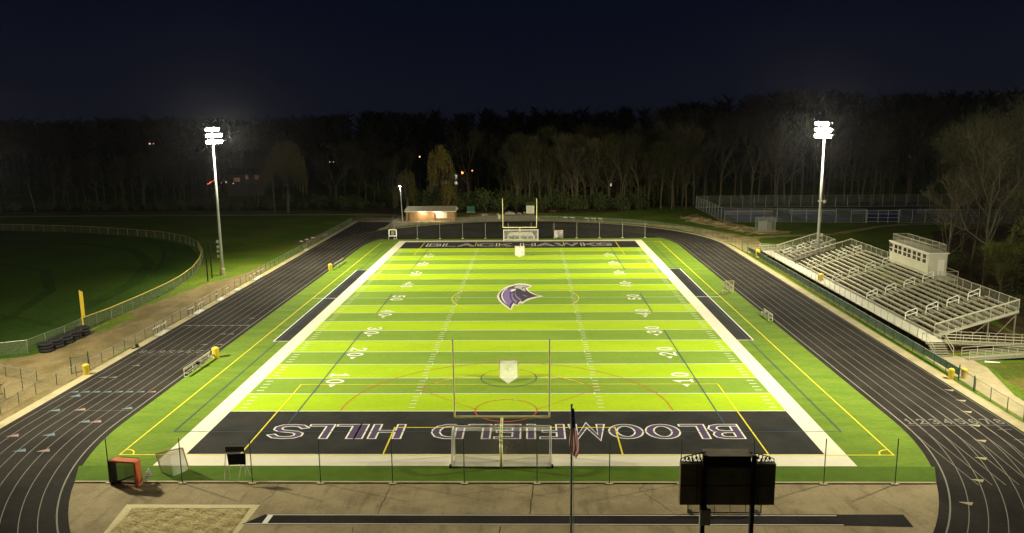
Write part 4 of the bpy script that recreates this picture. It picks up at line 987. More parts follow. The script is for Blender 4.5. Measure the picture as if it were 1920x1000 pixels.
# ------------------------------------------------------------------ bleachers
def bleacher(name, label, ya, yb, rows, aisles, cat='bleachers'):
    t = thing(name, label, cat, (47.2, ya, 0), 0)
    L = yb - ya; pit = .8; ris = .262; zb = 1.02
    # rows: footboards run full length, seats break at the aisles
    segs = []; last = 0.0
    for a in aisles: segs.append((last, a - ya - .75)); last = a - ya + .75
    segs.append((last, L))
    for k in range(rows):
        x = pit * k; z = zb + ris * (k + 1)
        fb = M(); fb.box(x + .22, L / 2, z, .27, L, .045); fb.box(x + .055, L / 2, z - .10, .03, L, .15); fb.build('footboard', 'alu_tread', t)
        for a, b in segs:
            if b - a > .5:
                sp_ = M().box(x + .66, (a + b) / 2, z + .42, .21, b - a, .05); nb = max(1, round((b - a) / 1.85))
                for i in range(nb + 1): sp_.box(x + .66, a + .06 + (b - a - .12) * i / nb, z + .21, .05, .05, .40)
                sp_.build('seat_plank', 'alu', t)
    for i in range(max(2, round(L / 5.5)) + 1):      # frames underneath
        m_ = max(2, round(L / 5.5)); y = .1 + (L - .2) * i / m_; f = M()
        f.beam((-.3, y, zb - .05), (pit * rows + .2, y, zb + ris * rows - .12), .12, .2)
        for x in (.2, pit * rows * .33, pit * rows * .66, pit * rows - .1):
            f.beam((x, y, 0), (x, y, zb + ris * x / pit - .1), .12, .12)
        f.beam((pit * rows * .33, y, .1), (pit * rows * .66, y, zb + ris * rows * .6), .07, .07); f.beam((pit * rows * .66, y, .1), (pit * rows - .1, y, zb + ris * rows * .85), .07, .07)
        f.build('support_frame', 'alu_dark', t)
    for yy in (.0, L):                              # end fascia
        M().beam((-.1, yy, zb + .0), (pit * rows + .15, yy, zb + ris * (rows) + .03), .06, .22).build('end_beam', 'alu', t)
    for a in aisles:                                # aisle steps and hoop rails
        y = a - ya; s_ = M()
        for k in range(rows): s_.box(pit * k + .66, y, zb + ris * (k + 1.5), .30, 1.3, .04); s_.box(pit * k + .66, y, zb + ris * (k + 1.25), .26, 1.26, .1)
        s_.build('aisle_steps', 'alu_tread', t)
        for k in range(0, rows - 1, 3):
            x0 = pit * k - .1; z0 = zb + ris * (k + 1); x1 = x0 + 1.35; z1 = z0 + ris * 1.7
            h = M(); h.path([(x0, y, z0), (x0, y, z0 + .80), (x0 + .16, y, z0 + .95), (x1 - .16, y, z1 + .95), (x1, y, z1 + .80), (x1, y, z1)], .048, 6)
            h.path([(x0, y, z0 + .45), (x1, y, z1 + .45)], .04, 6); h.build('hoop_rail', 'white_paint', t)
    xt = pit * rows + .1; zt = zb + ris * rows
    def rail(pts, nm, hgt=1.25, step=1.9, m='mesh_rail', rm='alu', mid=False, thick=.035):
        f = M(); w = M(); w.uv = []; u = 0; prev = None; ptsP = []
        for a, b in zip(pts[:-1], pts[1:]):
            a, b = Vector(a), Vector(b); n_ = max(1, round((b - a).length / step))
            for i in range(n_): ptsP.append(a.lerp(b, i / n_))
        ptsP.append(Vector(pts[-1]))
        up = Vector((0, 0, hgt))
        for p in ptsP: f.tube(p, p + up, thick * .9, 6)
        for p, q in zip(ptsP[:-1], ptsP[1:]):
            f.tube(p + up, q + up, thick, 6); f.tube(p + up * .08, q + up * .08, thick * .7, 5)
            if mid: f.tube(p + up * .5, q + up * .5, thick * .7, 5)
        fo = f.build(nm, rm, t)
        if m:
            for p in ptsP:
                if prev is not None: u += (p - prev).length
                prev = p; w.v += [tuple(p), tuple(p + up)]; w.uv += [(u, 0), (u, hgt)]
            for i in range(len(ptsP) - 1): w.f.append((2 * i, 2 * i + 2, 2 * i + 3, 2 * i + 1))
            w.build('rail_mesh', m, fo)
    rail([(xt, 0, zt + .05), (xt, L, zt + .05)], 'back_railing', 1.30)
    for yy in (-.02, L + .02):
        rail([(-.1, yy, zb + .15), (xt, yy, zt + .05)], 'end_railing', 1.28, 1.7)
        M().beam((-.1, yy, zb + .15 + 1.34), (xt, yy, zt + .05 + 1.34), .16, .12).build('handrail', 'alu', t)
    return t, rail
aisles = [27.2, 38.2, 50.4, 61.2]
bl1, rail1 = bleacher('bleachers', 'main aluminium bleachers with many rows beside the right of the track', 20.3, 66.4, 11, aisles)
bl2, rail2 = bleacher('bleachers', 'small far section of aluminium bleachers beyond the light pole', 69.3, 77.6, 9, [73.6])
# walkway in front of all rows, its rail, stairs and ramps
t = thing('front_walkway', 'raised front walkway of the bleachers with mesh railing and end stairs', 'walkway', (45.0, 18.0, 0))
M().box(1.12, 30.9, 1.13, 2.0, 61.8, .09).build('deck', 'panel_white', t)
f = M(); w = M(); w.uv = []; n = 33
for i in range(n + 1):
    y = 61.6 * i / n + .1
    if i == 0: y = 1.9
    f.tube((0.12, y, 1.05), (0.12, y, 2.2), .03, 6); w.v += [(.12, y, 1.25), (.12, y, 2.2)]; w.uv += [(y, 0), (y, 1)]
for i in range(n): w.f.append((2 * i, 2 * i + 2, 2 * i + 3, 2 * i + 1))
f.tube((.12, 1.9, 2.22), (.12, 61.7, 2.22), .035, 6); f.tube((.12, 1.9, 1.25), (.12, 61.7, 1.25), .025, 5)
fo = f.build('front_railing', 'galv', t); w.build('rail_mesh', 'chain_link', fo)
for i in range(13): M().box(1.1, 1 + 5 * i, 0.54, .14, .14, 1.08).build('leg', 'alu_dark', t)
s_ = M()
for k in range(6): s_.box(1.1, -.25 - .3 * k, 1.0 - .18 * k, 1.9, .32, .05); s_.box(1.1, -.11 - .3 * k, .91 - .18 * k, 1.9, .02, .17)
s_.build('stairs', 'alu_tread', t)
for x in (.1, 2.1):
    h = M(); h.path([(x, .8, 1.0), (x, .8, 1.95), (x, -.1, 1.95), (x, -1.95, .98), (x, -1.95, 0)], .04, 6); h.path([(x, -.1, 1.5), (x, -1.95, .5)], .03, 6); h.tube((x, -.1, .9), (x, -.1, 1.95), .035, 6); h.build('stair_rail', 'alu', t)
def ramp(x, y, label, mir=1):
    t = thing('access_ramp', label, 'ramp', (x, y, 0), 0)
    if mir < 0: t.scale = (1, -1, 1)
    a = M(); L = 9.0
    a.add([(0, .0, 1.0), (L, .0, .55), (L, 1.5, .55), (0, 1.5, 1.0), (0, 0, .9), (L, 0, .45), (L, 1.5, .45), (0, 1.5, .9)], [(0, 1, 2, 3), (7, 6, 5, 4), (0, 4, 5, 1), (2, 6, 7, 3)])
    a.box(L + .75, -.85, .5, 1.5, 4.7, .1)
    a.add([(.8, -3.2, .04), (L, -3.2, .55), (L, -1.7, .55), (.8, -1.7, .04), (.8, -3.2, -.05), (L, -3.2, .45), (L, -1.7, .45), (.8, -1.7, -.05)], [(0, 1, 2, 3), (7, 6, 5, 4), (0, 4, 5, 1), (2, 6, 7, 3)])
    a.build('ramp_deck', 'alu_tread', t)
    for (y0, z0, z1, xa) in ((0.0, 1.0, .55, 0), (1.5, 1.0, .55, 0), (-3.2, .04, .55, .8), (-1.7, .04, .55, .8)):
        f = M(); n = 5
        for i in range(n + 1):
            xx = xa + (L - xa) * i / n; zz = z0 + (z1 - z0) * i / n; f.tube((xx, y0, zz), (xx, y0, zz + .95), .03, 6)
        for hh in (.3, .62, .95): f.tube((xa, y0, z0 + hh), (L, y0, z1 + hh), .028, 6)
        f.build('handrail', 'alu', t)
    f = M()
    for hh in (.3, .62, .95): f.path([(L, 1.5, .55 + hh), (L + 1.5, 1.5, .55 + hh), (L + 1.5, -3.2, .55 + hh), (L, -3.2, .55 + hh)], .028, 6)
    for p in ((L + 1.5, 1.5), (L + 1.5, -.85), (L + 1.5, -3.2)): f.tube((*p, 0), (*p, 1.5), .04, 6)
    f.build('handrail', 'alu', t)
ramp(47.3, 18.0, 'aluminium switchback ramp at the near end of the bleachers')
ramp(45.6, 81.6, 'aluminium ramp at the far end of the small bleachers', 1)
# press box
t = thing('press_box', 'cream press box with a row of windows on top of the bleachers', 'press box', (56.0, 40.6, 0))
w_, l__, z0, z1 = 2.5, 11.6, 3.95, 7.0
b = M(); b.box(.05 + w_ / 2, l__ / 2, (z0 + z1) / 2, w_, l__, z1 - z0); wall = b.build('wall', 'panel_white', t)
rb = M()
for i in range(8): rb.box(.2 + i * .32, -.02, 5.5, .05, .05, 2.9)
rb.box(1.75, -.03, 5.25, .95, .05, 2.2); rb.build('siding_ribs', 'panel_white', wall)
M().box(1.75, -.08, 5.2, .82, .05, 2.05).build('door', 'white_paint', t)
M().box(w_ / 2 + .05, l__ / 2, z1 + .07, w_ + .35, l__ + .35, .14).build('roof', 'white_paint', t)
M().box(w_ / 2 + .05, l__ / 2, z1 + .16, w_ - .1, l__ - .1, .04).build('roof_deck', 'alu_tread', t)
for i in range(8):
    y = .55 + i * 1.42 + (.12 if i % 2 else 0)
    fr = M(); fr.box(.03, y + .5, 6.17, .05, 1.12, 1.34)
    fo = fr.build('window', 'white_paint', t)
    M().box(-.005, y + .5, 6.51, .03, .92, .54).build('pane', 'glass_dark', fo); M().box(-.005, y + .5, 5.86, .03, .92, .52).build('pane', 'glass_dark', fo)
rl_ = M()
C4 = [(.3, .2), (.3, l__ - 2.2), (w_ - .1, l__ - .2), (w_ - .1, .2)]
def rr_(a, b_):
    n = max(1, round(math.dist(a, b_) / 1.9))
    for i in range(n + 1):
        p = (a[0] + (b_[0] - a[0]) * i / n, a[1] + (b_[1] - a[1]) * i / n); rl_.tube((*p, 7.1), (*p, 8.2), .03, 6)
    rl_.tube((*a, 8.2), (*b_, 8.2), .035, 6); rl_.tube((*a, 7.6), (*b_, 7.6), .02, 5)
Q = [(.3, .2), (.3, l__ - .2), (w_ - .1, l__ - .2), (w_ - .1, .2)]
for a, b_ in ((Q[0], Q[1]), (Q[1], Q[2]), (Q[2], Q[3]), (Q[3], Q[0])): rr_(a, b_)
ro = rl_.build('roof_railing', 'alu', t)
w = M(); w.uv = []
for i, p in enumerate(Q + [Q[0]]): w.v += [(*p, 7.15), (*p, 8.2)]; w.uv += [(i * 11, 0), (i * 11, 1)]
for i in range(4): w.f.append((2 * i, 2 * i + 2, 2 * i + 3, 2 * i + 1))
w.build('rail_mesh', 'mesh_rail', ro)
for yy in (.3, l__ - .3):
    for xx in (.4, 2.4): M().beam((xx, yy, 0), (xx, yy, 3.95), .14, .14).build('leg', 'alu_dark', t)
lp = M(); lp.box(1.4, -1.5, 3.95, 2.4, 2.8, .08)
lp.path([(.3, -2.9, 4), (.3, -2.9, 5.1), (2.6, -2.9, 5.1), (2.6, 0, 5.1)], .03, 6); lp.path([(2.6, -2.9, 4), (2.6, -2.9, 5.1)], .03, 6); lp.path([(.3, -2.9, 4.5), (2.6, -2.9, 4.5), (2.6, 0, 4.5)], .02, 5)
for x, y in ((.3, -2.9), (2.6, -2.9)): lp.tube((x, y, 0), (x, y, 4), .05, 6)
lp.build('landing', 'alu', t)
# white lump on the ground by the ramp
o = M(); o.tube((0, 0, .1), (1.4, -.3, .12), .14, 8, .06); o = o.build('rolled_tarp', 'white_paint', None, loc=(49.2, 13.9, .02)); tag(o, 'white rolled sheet on the ground beside the near ramp', 'tarp')

# ------------------------------------------------------------------ brick concession building
t = thing('brick_building', 'low brick concession building with two lit lamps under its eave', 'building', (-30.0, 137.6, 0))
L, D, H = 12.6, 6.0, 2.45
M().box(L / 2, D / 2, H / 2, L, D, H).build('wall', 'brick', t)
rf = M(); rf.add([(-.4, -.5, H), (L + .4, -.5, H), (L + .4, D + .5, H), (-.4, D + .5, H), (-.1, D / 2, H + 1.15), (L + .1, D / 2, H + 1.15), (-.4, -.5, H + .12), (L + .4, -.5, H + .12), (L + .4, D + .5, H + .12), (-.4, D + .5, H + .12)],
    [(0, 3, 2, 1), (6, 7, 5, 4), (8, 9, 4, 5), (0, 1, 7, 6), (2, 3, 9, 8)])
rf.build('roof', 'roof', t)
gb = M(); gb.add([(L + .42, -.5, H), (L + .42, D + .5, H), (L + .42, D + .5, H + .12), (L + .12, D / 2, H + 1.15), (L + .42, -.5, H + .12)], [(0, 1, 2, 3, 4)]); gb.build('gable', 'white_paint', t)
gb = M(); gb.add([(-.42, -.5, H), (-.42, D + .5, H), (-.42, D + .5, H + .12), (-.12, D / 2, H + 1.15), (-.42, -.5, H + .12)], [(4, 3, 2, 1, 0)]); gb.build('gable', 'white_paint', t)
M().box(L / 2, -.53, H + .05, L + .8, .04, .16).build('fascia', 'white_paint', t)
wd = M(); wd.box(9.3, -.03, 1.55, 2.7, .06, 1.45); wo = wd.build('service_window', 'panel_white', t)
M().box(9.3, -.2, .8, 2.9, .4, .06).build('counter', 'white_paint', wo)
M().box(7.55, -.03, 1.05, .5, .05, 2.0).build('door', 'brown_wood', t); M().box(.75, -.03, 1.05, .35, .05, 2.0).build('door', 'brown_wood', t)
for x in (4.3, 8.1):
    lm = M(); lm.box(x, -.16, 2.18, .9, .2, .14); lo_ = lm.build('wall_lamp', 'white_paint', t); M().box(x, -.2, 2.09, .8, .16, .05).build('bulb', 'lamp_warm', lo_)
    ld = bpy.data.lights.new('wall_lamp_light', 'AREA'); ld.energy = 120; ld.color = (1, .82, .50); ld.size = 1.6; ld.shape = 'RECTANGLE'; ld.size_y = .3
    q = bpy.data.objects.new('wall_lamp_light', ld); C.objects.link(q); q.parent = t; q.location = (x, -1.3, 2.3); q.rotation_euler = (R(42), 0, 0)
M().box(5.2, -.05, 1.85, .5, .04, .22).build('sign_plate', 'panel_white', t)
# small street lamp by the building
t = thing('lamp_post', 'single lamp post with a bright lit head left of the brick building', 'lamp post', (-30.9, 137.4, 0))
M().tube((0, 0, 0), (-.35, 0, 9.2), .13, 10, .08).build('pole', 'pole_paint', t)
hd = M(); hd.box(-.35, -.25, 9.25, .35, .6, .14); ho = hd.build('lamp_head', 'galv', t)
b_ = M(); torus(b_, .12, .12, 0, 12, 8); b_.build('bulb', 'lamp_white', ho, loc=(-.35, -.35, 9.08))
ld = bpy.data.lights.new('post_light', 'POINT'); ld.energy = 900; ld.color = (.9, .93, 1); ld.shadow_soft_size = .15
q = bpy.data.objects.new('post_light', ld); C.objects.link(q); q.parent = t; q.location = (-.35, -.4, 8.85)
# green bin, white shed, rocks
t = thing('green_container', 'dark green storage box by the edge of the far woods', 'container', (-14.6, 157.5, 0))
M().box(0, 0, .95, 2.2, 1.6, 1.5).build('box', 'green_metal', t); M().box(0, 0, .1, 2.3, 1.7, .18).build('base', 'concrete_strip', t); M().box(0, 0, 1.75, 2.35, 1.75, .1).build('lid', 'green_metal', t)
t = thing('white_shed', 'small white shed at the edge of the far woods right of the far goal posts', 'shed', (2.25, 154.4, 0))
M().box(0, 0, 1.1, 2.2, 2.2, 2.2).build('wall', 'white_paint', t)
rf = M(); rf.add([(-1.3, -1.3, 2.2), (1.3, -1.3, 2.2), (1.3, 1.3, 2.2), (-1.3, 1.3, 2.2), (-1.3, 0, 3.0), (1.3, 0, 3.0)], [(0, 1, 5, 4), (2, 3, 4, 5), (0, 4, 3), (1, 2, 5), (3, 2, 1, 0)]); rf.build('roof', 'shrub', t)
dr = M(); dr.box(0, -1.13, 1.05, 1.7, .06, 1.9); do = dr.build('door', 'panel_white', t); M().box(.25, -1.18, 1.1, .3, .05, .06).build('handle', 'black_metal', do)
def rock(x, y, r, label):
    b = M(); n, m_ = 10, 6
    for j in range(m_ + 1):
        for i in range(n):
            a = 2 * math.pi * i / n; p = math.pi * j / m_; q = r * (1 + random.uniform(-.2, .2)); b.v.append((q * math.sin(p) * math.cos(a), q * math.sin(p) * math.sin(a) * .8, max(-.02, r * .35 + q * .6 * math.cos(p))))
    for j in range(m_):
        for i in range(n): b.f.append((j * n + i, (j + 1) * n + i, (j + 1) * n + (i + 1) % n, j * n + (i + 1) % n))
    o = b.build('rock', 'rock', None, loc=(x, y, 0)); tag(o, label, 'rock', 'pale rocks at the edge of the far woods')
for i, (x, y, r, s_) in enumerate(((-10.6, 148.6, .55, 'pale pair rock left of the far goal posts'), (-9.9, 149.6, .45, 'darker rock behind the pale one left of the far goal posts'), (-6.6, 150.2, .5, 'upright small pale rock just left of the far goal posts'), (-4.3, 151.2, .6, 'left rock of the low heap seen between the far uprights'), (-3.4, 151.6, .8, 'middle and largest rock of the heap between the far uprights'), (-2.5, 151.3, .6, 'right rock of the low heap seen between the far uprights'), (-1.0, 152.8, .4, 'small rock between the heap and the white shed'), (-.5, 152.2, .35, 'tiny rock between the heap and the white shed'), (.7, 154.2, .4, 'small rock touching the left side of the white shed'))):
    rock(x, y, r, s_)
t = thing('picnic_table', 'low dark picnic table at the wood edge right of the white shed', 'table', (8.6, 154.6, 0))
M().box(0, 0, .75, 2, .8, .06).build('table_top', 'brown_wood', t)
for s in (-.7, .7): M().box(0, s, .45, 2, .28, .05).build('bench_seat', 'brown_wood', t)
for s in (-.7, .7): M().path([(s, -.7, 0), (s, 0, .75), (s, .7, 0)], .05, 5).build('leg', 'brown_wood', t)

# ------------------------------------------------------------------ flag pole and scoreboard, nearest the camera
t = thing('flag_pole', 'thin tall flag pole standing nearest the camera', 'flag pole', (4.14, -30, 0))
M().tube((0, 0, 0), (0, 0, 11.68), .075, 10, .045).build('pole', 'pole_paint', t)
b_ = M(); torus(b_, .03, .05, 0, 10, 6); b_.build('finial', 'goal_yellow', t, loc=(0, 0, 11.70))
M().path([(.1, -.05, .8), (.12, -.08, 6), (.06, -.05, 11.4)], .012, 5).build('halyard', 'white_paint', t)
ft = thing('flag', 'limp striped flag with a dark blue canton hanging at the top of the pole', 'flag', (4.14, -30, 11.5))
def drape(u, v):
    """u 0..1 along the folded width, v 0..1 downwards"""
    spread = .10 + .34 * v ** .9 * (1 - .55 * smooth01((v - .85) / .15))
    x = .05 + spread * (u - .28) * 1.15 + .03 * math.sin(v * 7 + u * 3); y = .07 * math.sin(u * 15 + v * 3) * (.4 + v)
    return (x - .02, y - .06, -2.3 * v - .22 * u * v + .05)
NU, NV = 26, 30
parts_ = {'flag_red': M(), 'flag_white': M(), 'flag_blue': M()}
for i in range(NU):
    for j in range(NV):
        u0, u1, v0, v1 = i / NU, (i + 1) / NU, j / NV, (j + 1) / NV
        d_ = v0 * 1.35 + u0 * .8
        m_ = 'flag_blue' if v0 < .46 - .1 * u0 else ('flag_red' if int((u0 * 1.0 + v0 * .55) * 9) % 2 == 0 else 'flag_white')
        q = parts_[m_]; q.quad(drape(u0, v0), drape(u1, v0), drape(u1, v1), drape(u0, v1))
parts_['flag_red'].build('red_stripes', 'flag_red', ft); parts_['flag_white'].build('white_stripes', 'flag_white', ft); parts_['flag_blue'].build('canton', 'flag_blue', ft)

t = thing('scoreboard', 'dark back of the scoreboard on two steel posts nearest the camera', 'scoreboard', (12.5, -27, 0))
M().box(0, .25, 6.17, 4.95, .35, 2.3).build('cabinet', 'dark_back', t)
sm = M(); sm.box(0, .068, 6.1, 4.95, .02, .03)
for x in (-1.6, 1.6): sm.box(x, .067, 6.17, .025, .02, 2.26)
sm.build('seam', 'black_metal', t)
for x in (-1.28, 1.28):
    p = M(); p.box(x, -.08, 3.95, .2, .24, 7.9); p.build('post', 'black_metal', t)
M().box(0, .42, 7.46, 2.3, .85, .62).build('upper_cabinet', 'black_metal', t)
M().box(0, .42, 7.79, 2.4, .95, .04).build('cabinet_lid', 'dark_back', t)
for s in (-1, 1):
    tr_ = M()
    a0 = (s * 2.44, .35, 7.3); a1 = (s * 2.44, .35, 7.48); tr_.path([a0, a1, (s * 2.0, .35, 7.66), (s * 1.3, .35, 7.85), (s * 1.1, .35, 7.87)], .025, 6)
    tr_.path([a0, (s * 1.1, .35, 7.32)], .03, 6)
    for i in range(6):
        x = 1.15 + .2 * i; top = 7.85 - .36 * max(0, (x - 1.15) / 1.1) ** 1.3
        tr_.tube((s * x, .35, 7.32), (s * (x + .12), .35, top), .022, 5); tr_.tube((s * (x + .2), .35, 7.32), (s * (x + .05), .35, top), .016, 5)
        tr_.box(s * (x + .05), .37, 7.43 + .05 * (i % 3), .09, .05, .16)
    tr_.build('truss_arch', 'black_metal', t)
eb = M(); eb.box(-1.22, -.32, 4.55, .55, .22, .86); eo = eb.build('electrical_box', 'pole_paint', t)
M().box(-1.22, -.44, 4.55, .46, .02, .76).build('cover', 'alu', eo)
M().box(-1.28, -.2, 4.98, .34, .3, .3).build('conduit_box', 'black_metal', t)
t = thing('low_barrier', 'low dark mesh barrier on the pad behind the scoreboard', 'barrier', (14.7, -18.25, 0))
f = M(); f.path([(-2.4, 0, .05), (2.3, 0, .05), (2.3, 0, .95), (-2.4, 0, .95), (-2.4, 0, .05)], .035, 6)
f.build('frame', 'black_metal', t)
for x in (-.7, .3, 1.3): M().tube((x, 0, .05), (x, 0, .95), .03, 6).build('upright', 'galv', t)
n = M(); n.uv = [(0, 0), (4.7, 0), (4.7, 1), (0, 1)]; n.v = [(-2.4, 0, .05), (2.3, 0, .05), (2.3, 0, .95), (-2.4, 0, .95)]; n.f = [(0, 1, 2, 3)]; n.build('mesh', 'net_dark', t)
for s in (-2.2, 2.1): M().box(s, 0, .05, .2, .7, .08).build('foot', 'black_metal', t)

# utility poles far left
for i, (x, y, h, lean) in enumerate(((-144.9, 165.2, 9.2, -1.5), (-71.6, 160, 12.5, -.1))):
    t = thing('utility_pole', ('leaning wooden utility pole on the dark far left' if i == 0 else 'dim wooden utility pole behind the left floodlight pole'), 'utility pole', (x, y, 0))
    M().tube((0, 0, 0), (lean, 0, h), .16, 8, .1).build('pole', 'bark_pale', t); M().beam((lean - 1.0, 0, h - .5), (lean + 1.0, 0, h - .45), .1, .12).build('crossarm', 'bark_pale', t)

# ------------------------------------------------------------------ trees
def rdir(d, ang, rnd):
    d = d.normalized(); a = Vector((0, 0, 1)) if abs(d.z) < .9 else Vector((1, 0, 0)); x = d.cross(a).normalized(); y = d.cross(x)
    t = rnd.uniform(0, 2 * math.pi); return (d * math.cos(ang) + (x * math.cos(t) + y * math.sin(t)) * math.sin(ang)).normalized()
def grow(b, tw, ends, p, d, L, r, lv, rnd, up=.25, spread=.55):
    n = 3 if lv > 1 else 2; q = p
    for i in range(n):
        d = (d + Vector((rnd.uniform(-.13, .13), rnd.uniform(-.13, .13), up * .12))).normalized()
        q2 = q + d * (L / n); r2 = r * (1 - .28 / n)
        if lv >= 2: b.tube(q, q2, r, 5 if lv > 3 else 4, r2, False)
        elif r > 0: tw.tube(q, q2, max(r, .018), 3, max(r2, .014), False)
        q, r = q2, r2
        if i < n - 1 and lv > 0 and rnd.random() < .65: grow(b, tw, ends, q, rdir(d, rnd.uniform(.5, 1.0), rnd), L * rnd.uniform(.45, .65), r * .5, lv - 2 if lv > 2 else lv - 1, rnd, up, spread)
    if lv <= 0:
        ends.append(q); return
    for i in range(rnd.choice((2, 3, 3))):
        grow(b, tw, ends, q, rdir(d, rnd.uniform(.2, spread), rnd), L * rnd.uniform(.62, .85), r * .66, lv - 1, rnd, up, spread)
def leafcards(ends, n, s, rad, rnd, drop=0):
    f = M()
    for e in ends:
        for k in range(n):
            c = e + Vector((rnd.gauss(0, rad), rnd.gauss(0, rad), rnd.gauss(0, rad) - abs(rnd.gauss(0, drop)) if drop else rnd.gauss(0, rad)))
            a = Vector((rnd.uniform(-1, 1), rnd.uniform(-1, 1), rnd.uniform(-1, 1))).normalized() * s; q = a.cross(Vector((rnd.uniform(-1, 1), rnd.uniform(-1, 1), rnd.uniform(-1, 1)))).normalized() * s * .7
            f.add([c - a, c + q, c + a], [(0, 1, 2)])
    return f
def proto(kind, seed, H):
    rnd = random.Random(seed); b, tw, ends = M(), M(), []
    LV = 6 if kind == 'fine' else 5
    if kind in ('bare', 'budding', 'pale', 'fine'):
        th = H * rnd.uniform(.3, .42); d = Vector((rnd.uniform(-.08, .08), rnd.uniform(-.08, .08), 1)).normalized(); p = Vector((0, 0, -.3)); r = .19 if kind == 'fine' else .24
        for i in range(4): q = p + d * (th / 4); b.tube(p, q, r, 7, r * .93, False); p, r = q, r * .93; d = (d + Vector((rnd.uniform(-.05, .05), rnd.uniform(-.05, .05), .05))).normalized()
        for i in range(rnd.choice((2, 3))): grow(b, tw, ends, p, rdir(d, rnd.uniform(.12, .42), rnd), H * .19, r * .72, LV, rnd, .5, .62 if LV == 5 else .8)
        for k in range(3): grow(b, tw, ends, Vector((0, 0, th * rnd.uniform(.55, .95))), rdir(Vector((0, 0, 1)), rnd.uniform(.7, 1.1), rnd), H * .13, .09, 3, rnd, .4, .6)
    top = max([e.z for e in ends]) if ends else H
    k = H / top
    out = [('trunk', b, 'bark_pale' if kind == 'pale' else ('bark_fine' if kind == 'fine' else 'bark'))]
    lf = M()
    if kind == 'budding': lf = leafcards(ends, 5, .10, .35, rnd)
    if kind == 'fine': lf = leafcards(ends, 5, .075, .55, rnd)
    for q in (b, tw, lf): q.v = [(x * k, y * k, z * k) for x, y, z in q.v]
    cr = M(); cr.v = list(tw.v); cr.f = list(tw.f)
    out.append(('crown', cr, 'bark_fine' if kind == 'fine' else ('twig' if kind != 'pale' else 'bark')))
    if lf.v: out.append(('leaves', lf, 'bud'))
    return out
def willow(seed, H, Wd, dens=900, m='willow'):
    rnd = random.Random(seed); b, tw, ends = M(), M(), []
    b.tube((0, 0, -.3), (.3, 0, H * .28), .5, 8, .36, False)
    for i in range(6): grow(b, tw, ends, Vector((.3, 0, H * (.24 + .05 * i))), rdir(Vector((0, 0, 1)), rnd.uniform(.15, .6), rnd), H * .22, .2, 3, rnd, .6, .5)
    lf = M()
    for i in range(dens):
        a = rnd.uniform(0, 2 * math.pi); rr = Wd * math.sqrt(rnd.random()) * (.8 + .25 * math.sin(3 * a + seed)); z = H * (.98 - .42 * (rr / Wd) ** 2.4) * (rnd.uniform(.8, 1.0)) + .8 * math.sin(5 * a)
        x, y = rr * math.cos(a), rr * math.sin(a); Ls = rnd.uniform(1.2, 4.5) * (.5 + rr / Wd)
        steps = 5; px, py = x, y
        for s in range(steps):
            zz = z - Ls * s / steps; w_ = .10
            for q in range(2):
                cx, cy, cz = px + rnd.gauss(0, .12), py + rnd.gauss(0, .12), zz - rnd.random() * .6
                an = rnd.uniform(0, 3.14); lf.add([(cx - w_ * math.cos(an), cy - w_ * math.sin(an), cz), (cx + w_ * math.cos(an), cy + w_ * math.sin(an), cz), (cx, cy, cz - .55)], [(0, 1, 2)])
    return [('trunk', b, 'bark'), ('branches', tw, 'twig'), ('hanging_leaves', lf, m)]
def shrubp(seed, H=3.5, Wd=2.6, n=520, m='shrub', s=.22):
    rnd = random.Random(seed); b = M(); lf = M()
    for i in range(7): a = rnd.uniform(0, 6.3); b.tube((0, 0, 0), (math.cos(a) * Wd * .5, math.sin(a) * Wd * .5, H * rnd.uniform(.6, .95)), .05, 4, .015, False)
    lobes = [(rnd.uniform(-.6, .6) * Wd, rnd.uniform(-.6, .6) * Wd, rnd.uniform(.3, .8) * H, rnd.uniform(.35, .6)) for _ in range(7)]
    for i in range(n):
        cx, cy, cz, cr = rnd.choice(lobes); v = Vector((rnd.gauss(0, 1), rnd.gauss(0, 1), rnd.gauss(0, 1))).normalized() * (Wd * cr * rnd.uniform(.5, 1.1))
        c = Vector((cx, cy, cz)) + v; c.z = max(.1, c.z)
        a = Vector((rnd.uniform(-1, 1), rnd.uniform(-1, 1), rnd.uniform(-1, 1))).normalized() * s; q = Vector((rnd.uniform(-1, 1), rnd.uniform(-1, 1), rnd.uniform(-1, 1))).normalized() * s
        lf.add([c - a, c + q, c + a], [(0, 1, 2)])
    return [('stems', b, 'bark'), ('leaves', lf, m)]
class Kind:
    def __init__(s, name, parts): s.name = name; s.m = [(n_, b.mesh(n_, m)) for n_, b, m in parts if b.v]
    def put(s, x, y, sc_, rz, label, cat, group=None, z=None):
        t = thing(s.name, label, cat, (x, y, terrain(x, y) if z is None else z), rz, group)
        t.scale = (sc_ * random.uniform(.88, 1.1), sc_ * random.uniform(.88, 1.1), sc_)
        for n_, me in s.m: link(n_, me, t)
        return t
bare = [Kind('bare_tree', proto('bare', 11 + i, 20)) for i in range(4)]
pale = [Kind('bare_tree', proto('pale', 31 + i, 20)) for i in range(2)]
budd = [Kind('budding_tree', proto('budding', 51 + i, 19)) for i in range(3)]
fine = [Kind('budding_tree', proto('fine', 131 + i, 20)) for i in range(3)]
shr = [Kind('shrub', shrubp(71 + i)) for i in range(3)]
rnd = random.Random(5)
GT = 'trees of the dark woods behind the far bend'
cnt = 0
def forest(x0, x1, y0, y1, n, Hs, kinds, label, group, minD=3.2):
    P = []
    tries = 0
    while len(P) < n and tries < n * 60:
        tries += 1; x, y = rnd.uniform(x0, x1), rnd.uniform(y0, y1)
        if all((x - a) ** 2 + (y - b) ** 2 > minD ** 2 for a, b in P): P.append((x, y))
    for x, y in P:
        k = rnd.choice(kinds); h = rnd.uniform(*Hs) / 20; k.put(x, y, h, rnd.uniform(0, 6.28), label, 'tree', group)
forest(-2, 48, 160, 178, 52, (17, 23), bare + budd + pale[:1], 'tall tree in the woods standing right behind the far goal posts', 'bare trees of the woods behind the far goal posts', 2.4)
